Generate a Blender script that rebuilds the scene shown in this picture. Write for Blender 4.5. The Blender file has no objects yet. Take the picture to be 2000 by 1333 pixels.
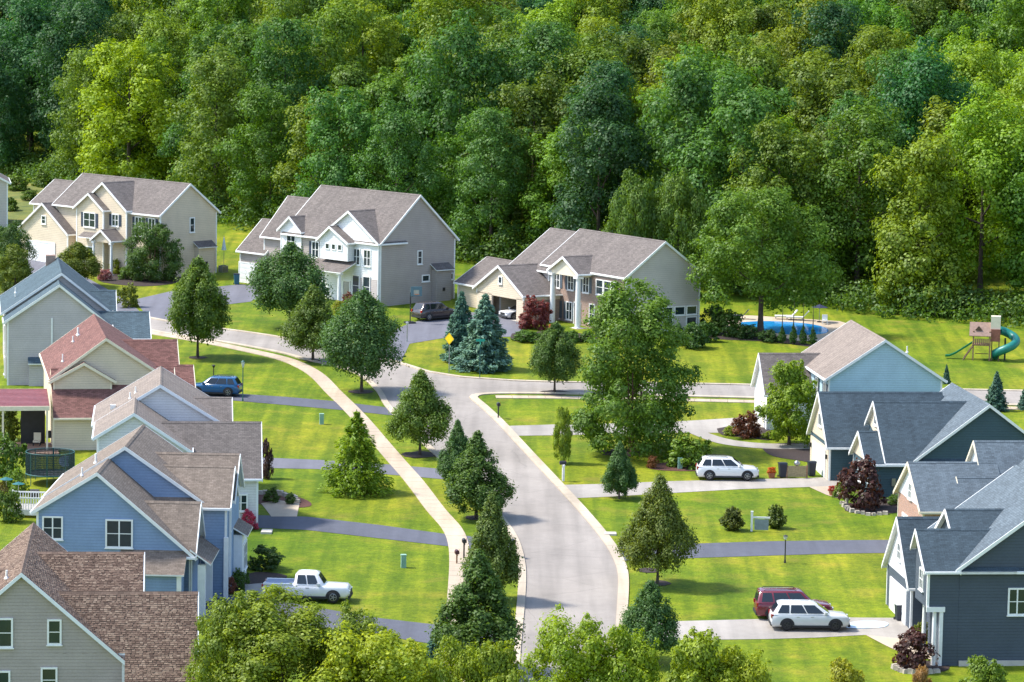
import bpy, math, random
import numpy as np
from mathutils import Matrix, Vector

# ------------------------------------------------------------------ camera, sky, sun, exposure
SC = bpy.context.scene
COL = SC.collection
F, YH, CZ, ROLL = 7000.0, -169.0, 46.6, math.radians(1.0)   # focal length in px of a 2000 px wide frame
SL, Y0 = 0.033, 233.0                                       # the valley floor rises 3.3 % away from the camera
PH = math.atan((666.5 - YH) / F)
_fw = np.array([0, math.cos(PH), -math.sin(PH)])
_u0 = np.array([0, math.sin(PH), math.cos(PH)])
_r0 = np.array([1.0, 0, 0])
_I = math.cos(ROLL) * _r0 + math.sin(ROLL) * _u0
_J = -math.sin(ROLL) * _r0 + math.cos(ROLL) * _u0
cam = bpy.data.cameras.new('camera')
cam.sensor_width = 36.0
cam.lens = F / 2000.0 * 36.0
cam.clip_start = 1.0
cam.clip_end = 6000.0
camo = bpy.data.objects.new('camera', cam)
COL.objects.link(camo)
camo.matrix_world = Matrix(((_I[0], _J[0], -_fw[0], 0), (_I[1], _J[1], -_fw[1], 0), (_I[2], _J[2], -_fw[2], CZ), (0, 0, 0, 1)))
SC.camera = camo

SUN_EL = math.radians(53)
SUN_AZ = math.atan2(-0.97, 0.16)                            # bearing from +Y towards +X: left and a little beyond
world = bpy.data.worlds.new('World')
SC.world = world
world.use_nodes = True
wn = world.node_tree.nodes
sky = wn.new('ShaderNodeTexSky')
sky.sky_type = 'NISHITA'
sky.sun_disc = False
sky.sun_elevation = SUN_EL
sky.sun_rotation = SUN_AZ
sky.air_density = 1.0
sky.dust_density = 1.2
world.node_tree.links.new(sky.outputs[0], wn['Background'].inputs[0])
wn['Background'].inputs[1].default_value = 0.15
sund = bpy.data.lights.new('sun', 'SUN')
sund.energy = 2.7
sund.angle = math.radians(7.0)
sund.color = (1.0, 0.95, 0.86)
suno = bpy.data.objects.new('sun', sund)
COL.objects.link(suno)
sdir = Vector((math.sin(SUN_AZ) * math.cos(SUN_EL), math.cos(SUN_AZ) * math.cos(SUN_EL), math.sin(SUN_EL)))
suno.rotation_euler = sdir.to_track_quat('Z', 'Y').to_euler()
suno.location = (0, 250, 120)
SC.view_settings.view_transform = 'Standard'
SC.view_settings.look = 'None'
SC.view_settings.exposure = 1.27
SC.view_settings.gamma = 1.0
SC.view_settings.use_curve_mapping = False
SC.render.engine = 'CYCLES'
SC.cycles.max_bounces = 6
SC.cycles.transparent_max_bounces = 4

R = math.radians
rng = np.random.default_rng(7)
random.seed(7)

# ------------------------------------------------------------------ terrain
EDGE_X = [-120, -72, -36, -15, -3, 15, 27, 38, 54, 120]
EDGE_Y = [560, 503, 446, 424, 414, 400, 390, 379, 372, 350]
def edge(x): return float(np.interp(x, EDGE_X, EDGE_Y))
def gz(x, y):
    z = SL * (y - Y0)
    d = y - edge(x) - 4
    if d > 0: z += 0.11 * d * d / (d + 12)
    return z
def G(px, py):
    """Point of the valley floor under a sight line."""
    d = _fw + _I * ((px - 1000) / F) + _J * ((666.5 - py) / F)
    t = (CZ + SL * Y0) / (SL * d[1] - d[2])
    return (t * d[0], t * d[1], CZ + t * d[2])

# ------------------------------------------------------------------ materials
MATS = {}
def nm(name):
    m = bpy.data.materials.new(name); m.use_nodes = True
    MATS[name] = m
    return m, m.node_tree.nodes, m.node_tree.links, m.node_tree.nodes['Principled BSDF']
def noise(n, l, scale, detail=4, coord='Object', vec=None):
    t = n.new('ShaderNodeTexNoise'); t.inputs['Scale'].default_value = scale; t.inputs['Detail'].default_value = detail
    if vec is None:
        c = n.new('ShaderNodeTexCoord'); vec = c.outputs[coord]
    l.new(vec, t.inputs['Vector'])
    return t.outputs['Fac']
def ramp(n, l, fac, stops):
    r = n.new('ShaderNodeValToRGB')
    while len(r.color_ramp.elements) < len(stops): r.color_ramp.elements.new(0.5)
    for e, (p, c) in zip(r.color_ramp.elements, stops):
        e.position = p; e.color = (*c, 1) if len(c) == 3 else c
    l.new(fac, r.inputs[0]); return r.outputs[0]
def mix(n, l, fac, a, b, mode='MIX'):
    x = n.new('ShaderNodeMix'); x.data_type = 'RGBA'; x.blend_type = mode
    for s, v in ((x.inputs[0], fac), (x.inputs[6], a), (x.inputs[7], b)):
        if hasattr(v, 'is_linked') or hasattr(v, 'links'): l.new(v, s)
        elif isinstance(v, (int, float)): s.default_value = v
        else: s.default_value = (*v, 1)
    return x.outputs[2]
def math_(n, l, op, a, b=0.5):
    x = n.new('ShaderNodeMath'); x.operation = op
    for s, v in ((x.inputs[0], a), (x.inputs[1], b)):
        if isinstance(v, (int, float)): s.default_value = v
        else: l.new(v, s)
    return x.outputs[0]
def bump(n, l, b, h, strength=0.3, dist=0.02):
    x = n.new('ShaderNodeBump'); x.inputs['Strength'].default_value = strength; x.inputs['Distance'].default_value = dist
    l.new(h, x.inputs['Height']); l.new(x.outputs[0], b.inputs['Normal'])
def sc(c, k): return tuple(min(1, v * k) for v in c)

def plain(name, c, rough=0.6, var=0.12, scale=3.0, metal=0.0, spec=0.5, coat=0.0):
    m, n, l, b = nm(name)
    f = noise(n, l, scale)
    l.new(ramp(n, l, f, [(0.3, sc(c, 1 - var)), (0.7, sc(c, 1 + var))]), b.inputs['Base Color'])
    b.inputs['Roughness'].default_value = rough; b.inputs['Metallic'].default_value = metal
    b.inputs['Specular IOR Level'].default_value = spec; b.inputs['Coat Weight'].default_value = coat
    return m
def siding(name, c, pitch=0.2, vertical=False):
    m, n, l, b = nm(name)
    tc = n.new('ShaderNodeTexCoord'); sp = n.new('ShaderNodeSeparateXYZ'); l.new(tc.outputs['Object'], sp.inputs[0])
    a = sp.outputs[2]
    if vertical: a = math_(n, l, 'ADD', sp.outputs[0], sp.outputs[1])
    fr = math_(n, l, 'FRACT', math_(n, l, 'DIVIDE', a, pitch))
    f = noise(n, l, 0.7); f2 = noise(n, l, 9)
    base = ramp(n, l, f, [(0.3, sc(c, 0.88)), (0.7, sc(c, 1.08))])
    base = mix(n, l, 0.3, base, ramp(n, l, f2, [(0.35, sc(c, 0.85)), (0.65, sc(c, 1.12))]))
    lo = math_(n, l, 'LESS_THAN', fr, 0.12)
    base = mix(n, l, math_(n, l, 'MULTIPLY', lo, 0.45), base, sc(c, 0.45))  # shade line under each board lap, painted into the colour
    l.new(base, b.inputs['Base Color']); b.inputs['Roughness'].default_value = 0.75
    b.inputs['Specular IOR Level'].default_value = 0.3
    bump(n, l, b, math_(n, l, 'SUBTRACT', 1.0, fr), 0.6, 0.02)
    return m
def brick(name, c):
    m, n, l, b = nm(name)
    tc = n.new('ShaderNodeTexCoord'); sp = n.new('ShaderNodeSeparateXYZ'); l.new(tc.outputs['Object'], sp.inputs[0])
    cb = n.new('ShaderNodeCombineXYZ')
    l.new(math_(n, l, 'ADD', sp.outputs[0], sp.outputs[1]), cb.inputs[0]); l.new(sp.outputs[2], cb.inputs[1])
    t = n.new('ShaderNodeTexBrick'); l.new(cb.outputs[0], t.inputs['Vector'])
    t.inputs['Scale'].default_value = 1.0; t.inputs['Brick Width'].default_value = 0.22; t.inputs['Row Height'].default_value = 0.075
    t.inputs['Mortar Size'].default_value = 0.01
    t.inputs['Color1'].default_value = (*c, 1); t.inputs['Color2'].default_value = (*sc(c, 0.65), 1); t.inputs['Mortar'].default_value = (0.42, 0.37, 0.33, 1)
    l.new(t.outputs[0], b.inputs['Base Color']); b.inputs['Roughness'].default_value = 0.85
    bump(n, l, b, t.outputs['Fac'], -0.3, 0.01)
    return m
def shingle(name, c, contrast=0.3):
    m, n, l, b = nm(name)
    uv = n.new('ShaderNodeUVMap')
    t = n.new('ShaderNodeTexBrick'); l.new(uv.outputs[0], t.inputs['Vector'])
    t.inputs['Scale'].default_value = 1.0; t.inputs['Brick Width'].default_value = 0.34; t.inputs['Row Height'].default_value = 0.15
    t.inputs['Mortar Size'].default_value = 0.008; t.inputs['Bias'].default_value = 0.0
    t.inputs['Color1'].default_value = (*sc(c, 1 + contrast), 1); t.inputs['Color2'].default_value = (*sc(c, 1 - contrast), 1); t.inputs['Mortar'].default_value = (*sc(c, 0.5), 1)
    f = noise(n, l, 0.35, 5); f2 = noise(n, l, 14, 3)
    col = mix(n, l, 1.0, t.outputs[0], ramp(n, l, f, [(0.3, (0.9, 0.9, 0.9)), (0.7, (1.06, 1.06, 1.05))]), 'MULTIPLY')
    col = mix(n, l, 1.0, col, ramp(n, l, f2, [(0.3, (0.82,) * 3), (0.7, (1.15,) * 3)]), 'MULTIPLY')
    # run-off streaks down the slope
    mp = n.new('ShaderNodeMapping'); mp.inputs['Scale'].default_value = (1.6, 0.12, 1); l.new(uv.outputs[0], mp.inputs[0])
    st = noise(n, l, 1.0, 4, vec=mp.outputs[0])
    col = mix(n, l, 1.0, col, ramp(n, l, st, [(0.35, (0.86,) * 3), (0.7, (1.06,) * 3)]), 'MULTIPLY')
    l.new(col, b.inputs['Base Color']); b.inputs['Roughness'].default_value = 0.9; b.inputs['Specular IOR Level'].default_value = 0.25
    bump(n, l, b, t.outputs['Fac'], -0.5, 0.02)
    return m
def foliage(name, trans=0.42, rough=0.55):
    """Leaf colour: the crown's own tint (object colour), varied leaf by leaf and spray by spray."""
    m = bpy.data.materials.new(name); m.use_nodes = True; MATS[name] = m
    n = m.node_tree.nodes; l = m.node_tree.links; n.clear()
    oi = n.new('ShaderNodeObjectInfo'); at = n.new('ShaderNodeAttribute'); at.attribute_name = 'rnd'
    v = ramp(n, l, at.outputs['Fac'], [(0.0, (1.1, 1.2, 1.1)), (0.5, (1.5, 1.55, 1.25)), (1.0, (2.0, 2.0, 1.35))])
    f = noise(n, l, 0.55, 3)
    v2 = ramp(n, l, f, [(0.32, (0.8, 0.86, 0.88)), (0.68, (1.22, 1.15, 1.0))])
    c = mix(n, l, 1.0, mix(n, l, 1.0, oi.outputs['Color'], v, 'MULTIPLY'), v2, 'MULTIPLY')
    d = n.new('ShaderNodeBsdfDiffuse'); l.new(c, d.inputs[0])
    t = n.new('ShaderNodeBsdfTranslucent'); l.new(mix(n, l, 1.0, c, (1.4, 1.3, 0.5), 'MULTIPLY'), t.inputs[0])
    g = n.new('ShaderNodeBsdfGlossy'); g.inputs['Roughness'].default_value = rough; g.inputs[0].default_value = (0.5, 0.55, 0.5, 1)
    m1 = n.new('ShaderNodeMixShader'); m1.inputs[0].default_value = trans; l.new(d.outputs[0], m1.inputs[1]); l.new(t.outputs[0], m1.inputs[2])
    m2 = n.new('ShaderNodeMixShader'); m2.inputs[0].default_value = 0.05; l.new(m1.outputs[0], m2.inputs[1]); l.new(g.outputs[0], m2.inputs[2])
    o = n.new('ShaderNodeOutputMaterial'); l.new(m2.outputs[0], o.inputs[0])
    return m

WHITE = plain('white_paint', (0.78, 0.78, 0.76), 0.5, 0.05)
TRIMBLUE = plain('pale_trim', (0.74, 0.76, 0.78), 0.5, 0.05)
CREAMTRIM = plain('cream_trim', (0.70, 0.63, 0.48), 0.6, 0.06)
GLASS = plain('window_glass', (0.02, 0.035, 0.04), 0.06, 0.2, 1.0, 0, 0.7)
DARK = plain('dark_metal', (0.02, 0.02, 0.022), 0.5, 0.2)
GREENPOST = plain('green_post', (0.02, 0.10, 0.09), 0.5, 0.1)
TIMBER = plain('timber', (0.28, 0.16, 0.09), 0.75, 0.25, 6)
DARKTIMBER = plain('dark_timber', (0.12, 0.07, 0.045), 0.8, 0.25, 6)
STEEL = plain('steel', (0.35, 0.36, 0.37), 0.35, 0.1, 3, 0.8)
CONCRETE_STEP = plain('step_concrete', (0.5, 0.46, 0.40), 0.85, 0.12, 2)
MULCH = plain('mulch', (0.035, 0.022, 0.018), 0.95, 0.4, 8)
REDMULCH = plain('red_mulch', (0.09, 0.035, 0.025), 0.95, 0.3, 8)
STONE = plain('stone', (0.42, 0.37, 0.30), 0.9, 0.25, 3)
BARK = plain('bark', (0.075, 0.055, 0.042), 0.9, 0.35, 5)
REDBARK = plain('red_bark', (0.13, 0.065, 0.045), 0.9, 0.3, 5)
BRICK = brick('brick_wall', (0.34, 0.20, 0.14))
BRICK2 = brick('orange_brick_wall', (0.42, 0.20, 0.12))
LEAF = foliage('leaves'); NEEDLE = foliage('needles', 0.12)

def lawn_mat():
    m, n, l, b = nm('lawn')
    tc = n.new('ShaderNodeTexCoord'); v = tc.outputs['Object']
    big = noise(n, l, 0.045, 5, vec=v); mid = noise(n, l, 0.35, 5, vec=v); fine = noise(n, l, 7.0, 4, vec=v)
    c = ramp(n, l, big, [(0.36, (0.075, 0.145, 0.006)), (0.5, (0.135, 0.19, 0.008)), (0.64, (0.22, 0.225, 0.014))])
    c2 = ramp(n, l, mid, [(0.32, (0.07, 0.125, 0.006)), (0.52, (0.14, 0.195, 0.009)), (0.7, (0.27, 0.24, 0.03))])
    c = mix(n, l, 0.45, c, c2)
    # mower passes, each with its own width and heading
    mp = n.new('ShaderNodeMapping'); mp.inputs['Rotation'].default_value = (0, 0, R(-14)); mp.inputs['Scale'].default_value = (1.0, 0.06, 1); l.new(v, mp.inputs[0])
    st = noise(n, l, 0.95, 2, vec=mp.outputs[0])
    c = mix(n, l, 0.8, c, ramp(n, l, st, [(0.40, (0.74, 0.81, 0.8)), (0.60, (1.24, 1.15, 1.1))]), 'MULTIPLY')
    mp2 = n.new('ShaderNodeMapping'); mp2.inputs['Rotation'].default_value = (0, 0, R(70)); mp2.inputs['Scale'].default_value = (1.0, 0.05, 1); l.new(v, mp2.inputs[0])
    st2 = noise(n, l, 0.5, 2, vec=mp2.outputs[0])
    c = mix(n, l, 0.7, c, ramp(n, l, st2, [(0.38, (0.82, 0.87, 0.8)), (0.62, (1.16, 1.1, 1.1))]), 'MULTIPLY')
    c = mix(n, l, 1.0, c, ramp(n, l, fine, [(0.3, (0.78, 0.8, 0.75)), (0.7, (1.2, 1.16, 1.2))]), 'MULTIPLY')
    tuft = noise(n, l, 2.2, 6, vec=v)
    c = mix(n, l, 1.0, c, ramp(n, l, tuft, [(0.35, (0.82, 0.85, 0.85)), (0.65, (1.15, 1.12, 1.05))]), 'MULTIPLY')
    worn = noise(n, l, 0.23, 6, vec=v)
    c = mix(n, l, ramp(n, l, worn, [(0.62, (0, 0, 0)), (0.74, (0.55, 0.55, 0.55))]), c, (0.20, 0.17, 0.03))
    l.new(c, b.inputs['Base Color']); b.inputs['Roughness'].default_value = 0.9; b.inputs['Specular IOR Level'].default_value = 0.15
    bump(n, l, b, fine, 0.8, 0.06)
    return m
def paving(name, c, crack=0.5, streak=True, blot=0.25):
    m, n, l, b = nm(name)
    tc = n.new('ShaderNodeTexCoord'); v = tc.outputs['Object']
    f1 = noise(n, l, 0.12, 5, vec=v); f2 = noise(n, l, 1.3, 6, vec=v); f3 = noise(n, l, 30, 2, vec=v)
    col = ramp(n, l, f1, [(0.3, sc(c, 1 - blot)), (0.7, sc(c, 1 + blot * 0.7))])
    col = mix(n, l, 0.3, col, ramp(n, l, f2, [(0.3, sc(c, 0.8)), (0.65, sc(c, 1.08))]))
    col = mix(n, l, 1.0, col, ramp(n, l, f3, [(0.3, (0.88,) * 3), (0.7, (1.1,) * 3)]), 'MULTIPLY')
    mpw = n.new('ShaderNodeMapping'); mpw.inputs['Rotation'].default_value = (0, 0, R(6)); mpw.inputs['Scale'].default_value = (0.9, 0.03, 1); l.new(v, mpw.inputs[0])
    col = mix(n, l, 1.0, col, ramp(n, l, noise(n, l, 1.0, 3, vec=mpw.outputs[0]), [(0.35, (0.86,) * 3), (0.62, (1.06,) * 3)]), 'MULTIPLY')
    if crack > 0:
        vo = n.new('ShaderNodeTexVoronoi'); vo.feature = 'DISTANCE_TO_EDGE'; vo.inputs['Scale'].default_value = 0.11
        nz = n.new('ShaderNodeTexNoise'); nz.inputs['Scale'].default_value = 0.6; l.new(v, nz.inputs['Vector'])
        l.new(mix(n, l, 0.35, v, nz.outputs['Color'], 'ADD'), vo.inputs['Vector'])
        k = ramp(n, l, vo.outputs['Distance'], [(0.0, (crack,) * 3), (0.006, (0, 0, 0))])
        col = mix(n, l, k, col, sc(c, 0.45))
    l.new(col, b.inputs['Base Color']); b.inputs['Roughness'].default_value = 0.88; b.inputs['Specular IOR Level'].default_value = 0.3
    bump(n, l, b, f3, 0.25, 0.01)
    return m
LAWN = lawn_mat()
ROADM = paving('worn_asphalt', (0.305, 0.272, 0.24), 0.3)
ASPH = paving('sealed_asphalt', (0.10, 0.105, 0.13), 0.0, blot=0.12)
ASPHL = paving('grey_asphalt', (0.15, 0.15, 0.175), 0.0, blot=0.15)
CONC = paving('pale_concrete', (0.35, 0.32, 0.285), 0.0)
KERBM = paving('kerb_concrete', (0.50, 0.42, 0.32), 0.0)
WALKM = paving('walk_concrete', (0.48, 0.39, 0.29), 0.0, blot=0.15)

# ------------------------------------------------------------------ mesh helpers
def tag(o, label=None, cat=None, group=None, kind=None):
    for k, v in (('label', label), ('category', cat), ('group', group), ('kind', kind)):
        if v: o[k] = v
    return o
def link(name, me, parent=None, loc=(0, 0, 0), rot=(0, 0, 0), scale=None):
    o = bpy.data.objects.new(name, me); COL.objects.link(o)
    o.location = loc; o.rotation_euler = rot
    if scale is not None: o.scale = scale
    if parent is not None: o.parent = parent
    return o
def thing(name, label, cat, loc=(0, 0, 0), rz=0.0, group=None, scale=None):
    o = link(name, None, None, loc, (0, 0, rz), scale)
    o.empty_display_size = 0.5
    return tag(o, label, cat, group)
class MB:
    """Collects simple solids into one mesh."""
    def __init__(s): s.v = []; s.f = []; s.m = []; s.uv = []; s.sm = []
    def add(s, vs, fs, mat=0, uvs=None, smooth=False):
        k = len(s.v); s.v += [tuple(p) for p in vs]
        for i, f in enumerate(fs):
            s.f.append([k + j for j in f]); s.m.append(mat); s.sm.append(smooth)
            s.uv.append(uvs[i] if uvs else None)
        return s
    def box(s, x0, x1, y0, y1, z0, z1, mat=0):
        return s.add([(x0, y0, z0), (x1, y0, z0), (x1, y1, z0), (x0, y1, z0), (x0, y0, z1), (x1, y0, z1), (x1, y1, z1), (x0, y1, z1)],
                     [(0, 3, 2, 1), (4, 5, 6, 7), (0, 1, 5, 4), (1, 2, 6, 5), (2, 3, 7, 6), (3, 0, 4, 7)], mat)
    def tube(s, pts, radii, n=8, mat=0, caps=True, smooth=True):
        pts = [Vector(p) for p in pts]; rings = []
        for i, p in enumerate(pts):
            d = (pts[min(i + 1, len(pts) - 1)] - pts[max(i - 1, 0)]).normalized()
            a = d.orthogonal().normalized() if abs(d.z) > 0.99 else d.cross(Vector((0, 0, 1))).normalized()
            b = d.cross(a); r = radii[i] if hasattr(radii, '__len__') else radii
            rings.append([p + (a * math.cos(2 * math.pi * j / n) + b * math.sin(2 * math.pi * j / n)) * r for j in range(n)])
        vs = [q for r in rings for q in r]; fs = []
        for i in range(len(pts) - 1):
            for j in range(n):
                fs.append((i * n + j, i * n + (j + 1) % n, (i + 1) * n + (j + 1) % n, (i + 1) * n + j))
        s.add(vs, fs, mat, None, smooth)
        if caps:
            k = len(s.v)
            s.add(rings[0], [tuple(range(n - 1, -1, -1))], mat); s.add(rings[-1], [tuple(range(n))], mat)
        return s
    def prism(s, poly, a0, a1, axis='y', mat=0):
        """poly: (b, z) outline; extruded from a0 to a1 along the axis."""
        n = len(poly)
        def P(a, b, z): return (b, a, z) if axis == 'y' else (a, b, z)
        vs = [P(a0, *p) for p in poly] + [P(a1, *p) for p in poly]
        fs = [tuple(range(n)), tuple(range(2 * n - 1, n - 1, -1))] + [(i, i + n, (i + 1) % n + n, (i + 1) % n) for i in range(n)]
        return s.add(vs, fs, mat)
    def mesh(s, name, mats):
        me = bpy.data.meshes.new(name); me.from_pydata(s.v, [], s.f)
        for m in (mats if isinstance(mats, (list, tuple)) else [mats]): me.materials.append(m)
        me.polygons.foreach_set('material_index', s.m); me.polygons.foreach_set('use_smooth', s.sm)
        if any(u is not None for u in s.uv):
            L = me.uv_layers.new(name='UVMap')
            for p, u in zip(me.polygons, s.uv):
                if u:
                    for li, c in zip(p.loop_indices, u): L.data[li].uv = c
        me.update(); return me
    def obj(s, name, mats, parent=None, loc=(0, 0, 0), rot=(0, 0, 0)): return link(name, s.mesh(name, mats), parent, loc, rot)

import bmesh
def recalc(me):
    bm = bmesh.new(); bm.from_mesh(me); bmesh.ops.recalc_face_normals(bm, faces=bm.faces); bm.to_mesh(me); bm.free()

# ------------------------------------------------------------------ ground, roads, walks
def ground():
    xs = np.concatenate([np.linspace(-900, -130, 12), np.linspace(-120, 120, 49), np.linspace(130, 900, 12)])
    ys = np.concatenate([np.linspace(-60, 180, 8), np.linspace(190, 360, 6), np.linspace(365, 640, 56), np.linspace(680, 2600, 20)])
    vs = [(float(x), float(y), gz(x, y)) for y in ys for x in xs]; n = len(xs)
    fs = [(j * n + i, j * n + i + 1, (j + 1) * n + i + 1, (j + 1) * n + i) for j in range(len(ys) - 1) for i in range(n - 1)]
    me = bpy.data.meshes.new('ground'); me.from_pydata(vs, [], fs); me.materials.append(LAWN)
    me.polygons.foreach_set('use_smooth', [True] * len(fs)); me.update()
    tag(link('ground', me), kind='structure')
ground()
def smooth(pts, k=4):
    """Catmull-Rom through the points."""
    P = [np.array(p[:2], float) for p in pts]; out = []
    for i in range(len(P) - 1):
        a = P[max(i - 1, 0)]; b = P[i]; c = P[i + 1]; d = P[min(i + 2, len(P) - 1)]
        for j in range(k):
            t = j / k
            out.append(0.5 * ((2 * b) + (-a + c) * t + (2 * a - 5 * b + 4 * c - d) * t * t + (-a + 3 * b - 3 * c + d) * t ** 3))
    out.append(P[-1]); return out
def flat(name, pts, mat, off, kind='structure', parent=None):
    from mathutils.geometry import tessellate_polygon
    vs = [Vector((p[0], p[1], SL * (p[1] - Y0) + off)) for p in pts]
    tr = tessellate_polygon([vs])
    fs = []
    for t in tr:
        a, b, c = (vs[i] for i in t)
        fs.append(tuple(t) if (b - a).cross(c - a).z > 0 else tuple(reversed(t)))
    me = bpy.data.meshes.new(name); me.from_pydata([tuple(v) for v in vs], [], fs); me.materials.append(mat); me.update()
    o = link(name, me, parent)
    if kind: tag(o, kind=kind)
    return o
def gp(l): return [G(*p) for p in l]

# the two edges of the main street, from the bottom of the hill up to the bend
W_EDGE = smooth(gp([(1012, 1420), (1014, 1333), (1018, 1260), (1026, 1170), (1027, 1110), (1017, 1065), (998, 1030), (955, 975), (905, 928), (866, 894), (831, 862), (790, 822), (762, 792), (744, 762), (708, 732), (660, 715), (627, 708), (600, 702), (558, 690), (480, 675), (414, 664), (340, 653), (285, 643), (200, 628), (60, 606), (-200, 570)]))
E_EDGE = smooth(gp([(1195, 1420), (1197, 1333), (1204, 1200), (1207, 1125), (1194, 1085), (1172, 1050), (1135, 1005), (1085, 950), (1015, 875), (970, 826), (938, 796), (921, 782)]))
CORNER = smooth(gp([(921, 782), (917, 775), (935, 769.5), (980, 767.5)]))
S_SIDE = gp([(980, 767.5), (1090, 768), (1380, 774), (1700, 783), (2000, 791), (2300, 799)])
N_SIDE = gp([(2300, 771), (2000, 765), (1700, 759), (1450, 753), (1350, 751), (1090, 748), (1000, 745), (900, 738), (830, 727), (780, 711)])
N_ROAD = smooth(gp([(780, 711), (735, 698), (690, 688), (620, 676), (549, 661), (486, 651), (441, 645), (380, 638), (300, 624), (200, 606), (60, 584), (-200, 548)]))
road_poly = [tuple(p) for p in W_EDGE] + [tuple(p) for p in reversed(N_ROAD)] + [p[:2] for p in reversed(N_SIDE[:-1])] + [p[:2] for p in reversed(S_SIDE)] + [tuple(p) for p in reversed(CORNER)][1:] + [tuple(p) for p in reversed(E_EDGE)][1:]
flat('road', road_poly, ROADM, 0.008)

def resample(pts, step):
    P = [np.array(p[:2], float) for p in pts]; d = [0.0]
    for a, b in zip(P, P[1:]): d.append(d[-1] + float(np.linalg.norm(b - a)))
    n = max(1, int(round(d[-1] / step))); t = np.linspace(0, d[-1], n + 1)
    return np.stack([np.interp(t, d, [p[k] for p in P]) for k in (0, 1)], 1)
def strip_pieces(root, name, pts, width, side, step, h, mat, gap=0.015, z0=-0.25):
    """A run of concrete pieces along a line, `side` +1 to its left, 0 centred."""
    P = resample(pts, step / 3); T = np.gradient(P, axis=0); T /= np.linalg.norm(T, axis=1)[:, None]; N = np.stack([-T[:, 1], T[:, 0]], 1)
    lo = P + N * (width * (side - 1) / 2 if side else -width / 2); hi = P + N * (width * (side + 1) / 2 if side else width / 2)
    for i in range(0, len(P) - 1, 3):
        j = min(i + 3, len(P) - 1); idx = list(range(i, j + 1))
        a = [lo[k].copy() for k in idx]; b = [hi[k].copy() for k in idx]
        for q in (a, b):
            q[0] = q[0] + T[idx[0]] * gap; q[-1] = q[-1] - T[idx[-1]] * gap
        ring = a + b[::-1]; m = len(ring); dz = random.uniform(-0.004, 0.004)
        vs = [(p[0], p[1], SL * (p[1] - Y0) + h + dz) for p in ring] + [(p[0], p[1], SL * (p[1] - Y0) + z0) for p in ring]
        k = len(a)
        fs = [(q, 2 * k - 1 - q, 2 * k - 2 - q, q + 1) for q in range(k - 1)] + [(q, (q + 1) % m, (q + 1) % m + m, q + m) for q in range(m)]
        me = bpy.data.meshes.new(name); me.from_pydata(vs, [], fs); me.materials.append(mat); recalc(me); me.update()
        link(name, me, root)
kerb = tag(link('kerb', None), kind='structure')
strip_pieces(kerb, 'kerb_stone', W_EDGE, 0.55, 1, 3.2, 0.09, KERBM)
strip_pieces(kerb, 'kerb_stone', [*E_EDGE, *CORNER[1:], *[np.array(p[:2]) for p in S_SIDE[1:]]], 0.75, -1, 3.2, 0.09, KERBM)
strip_pieces(kerb, 'kerb_stone', [*[np.array(p[:2]) for p in N_SIDE], *N_ROAD[1:]], 0.5, -1, 3.2, 0.09, KERBM)
walk = tag(link('sidewalk', None), kind='structure')
WALK = smooth(gp([(200, 633), (305, 652), (395, 667), (474, 683), (553, 701.5), (596, 719), (624, 738), (651, 766), (681, 795), (711, 827), (744, 866), (775, 902), (810, 942), (850, 995), (882, 1032), (895, 1063), (898, 1100), (896, 1150), (891, 1230), (886, 1333), (884, 1400)]))
strip_pieces(walk, 'paving_slab', WALK, 1.5, 0, 1.5, 0.05, WALKM)
walk2 = tag(link('sidewalk', None), kind='structure')
strip_pieces(walk2, 'paving_slab', gp([(968, 776), (1090, 777), (1380, 783), (1700, 791), (2050, 800)]), 1.4, 0, 1.5, 0.05, WALKM)

def driveway(px, mat, off=0.02): return flat('driveway', gp(px), mat, off)
driveway([(330, 1168), (400, 1160), (480, 1164), (740, 1208), (1017, 1240), (1013, 1285), (760, 1245), (560, 1218), (330, 1215)], ASPH)
driveway([(470, 1006), (600, 1010), (740, 1026), (872, 1044), (1005, 1056), (1018, 1088), (878, 1068), (600, 1036), (470, 1030)], ASPH)
driveway([(430, 893), (526, 895), (622, 899), (760, 908), (866, 917), (900, 922), (925, 944), (870, 937), (740, 926), (622, 917), (430, 913)], ASPHL)
driveway([(340, 760), (470, 770), (560, 776), (651, 784), (745, 795), (770, 800), (785, 814), (672, 802), (560, 792), (455, 783), (340, 780)], ASPH)
driveway([(262, 586), (336, 569), (430, 560), (468, 556), (530, 560), (510, 578), (489, 590), (437, 596), (390, 610), (350, 632), (290, 622)], ASPHL)
driveway([(35, 507), (100, 510), (150, 532), (250, 588), (285, 620), (200, 603), (60, 560), (20, 530)], ASPHL)
driveway([(735, 697), (771, 645), (800, 632), (824, 626), (905, 611), (960, 610), (1024, 630), (1018, 658), (905, 660), (866, 661), (800, 672), (782, 710)], ASPHL)
driveway([(978, 833), (1078, 830), (1290, 826), (1450, 816), (1505, 820), (1505, 838), (1440, 846), (1300, 846), (1080, 851), (1000, 852)], CONC)
driveway([(1090, 948), (1180, 946), (1297, 941), (1450, 937), (1560, 935), (1640, 932), (1640, 955), (1580, 952), (1450, 956), (1306, 964), (1189, 971), (1118, 974)], CONC)
driveway([(1205, 1070), (1345, 1063), (1500, 1058), (1640, 1056), (1800, 1055), (1800, 1080), (1640, 1082), (1500, 1086), (1340, 1091), (1215, 1097)], ASPH)
driveway([(1205, 1219), (1325, 1214), (1480, 1210), (1660, 1207), (1800, 1208), (1800, 1250), (1740, 1248), (1690, 1241), (1600, 1246), (1500, 1249), (1325, 1251), (1204, 1256)], CONC)
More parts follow.
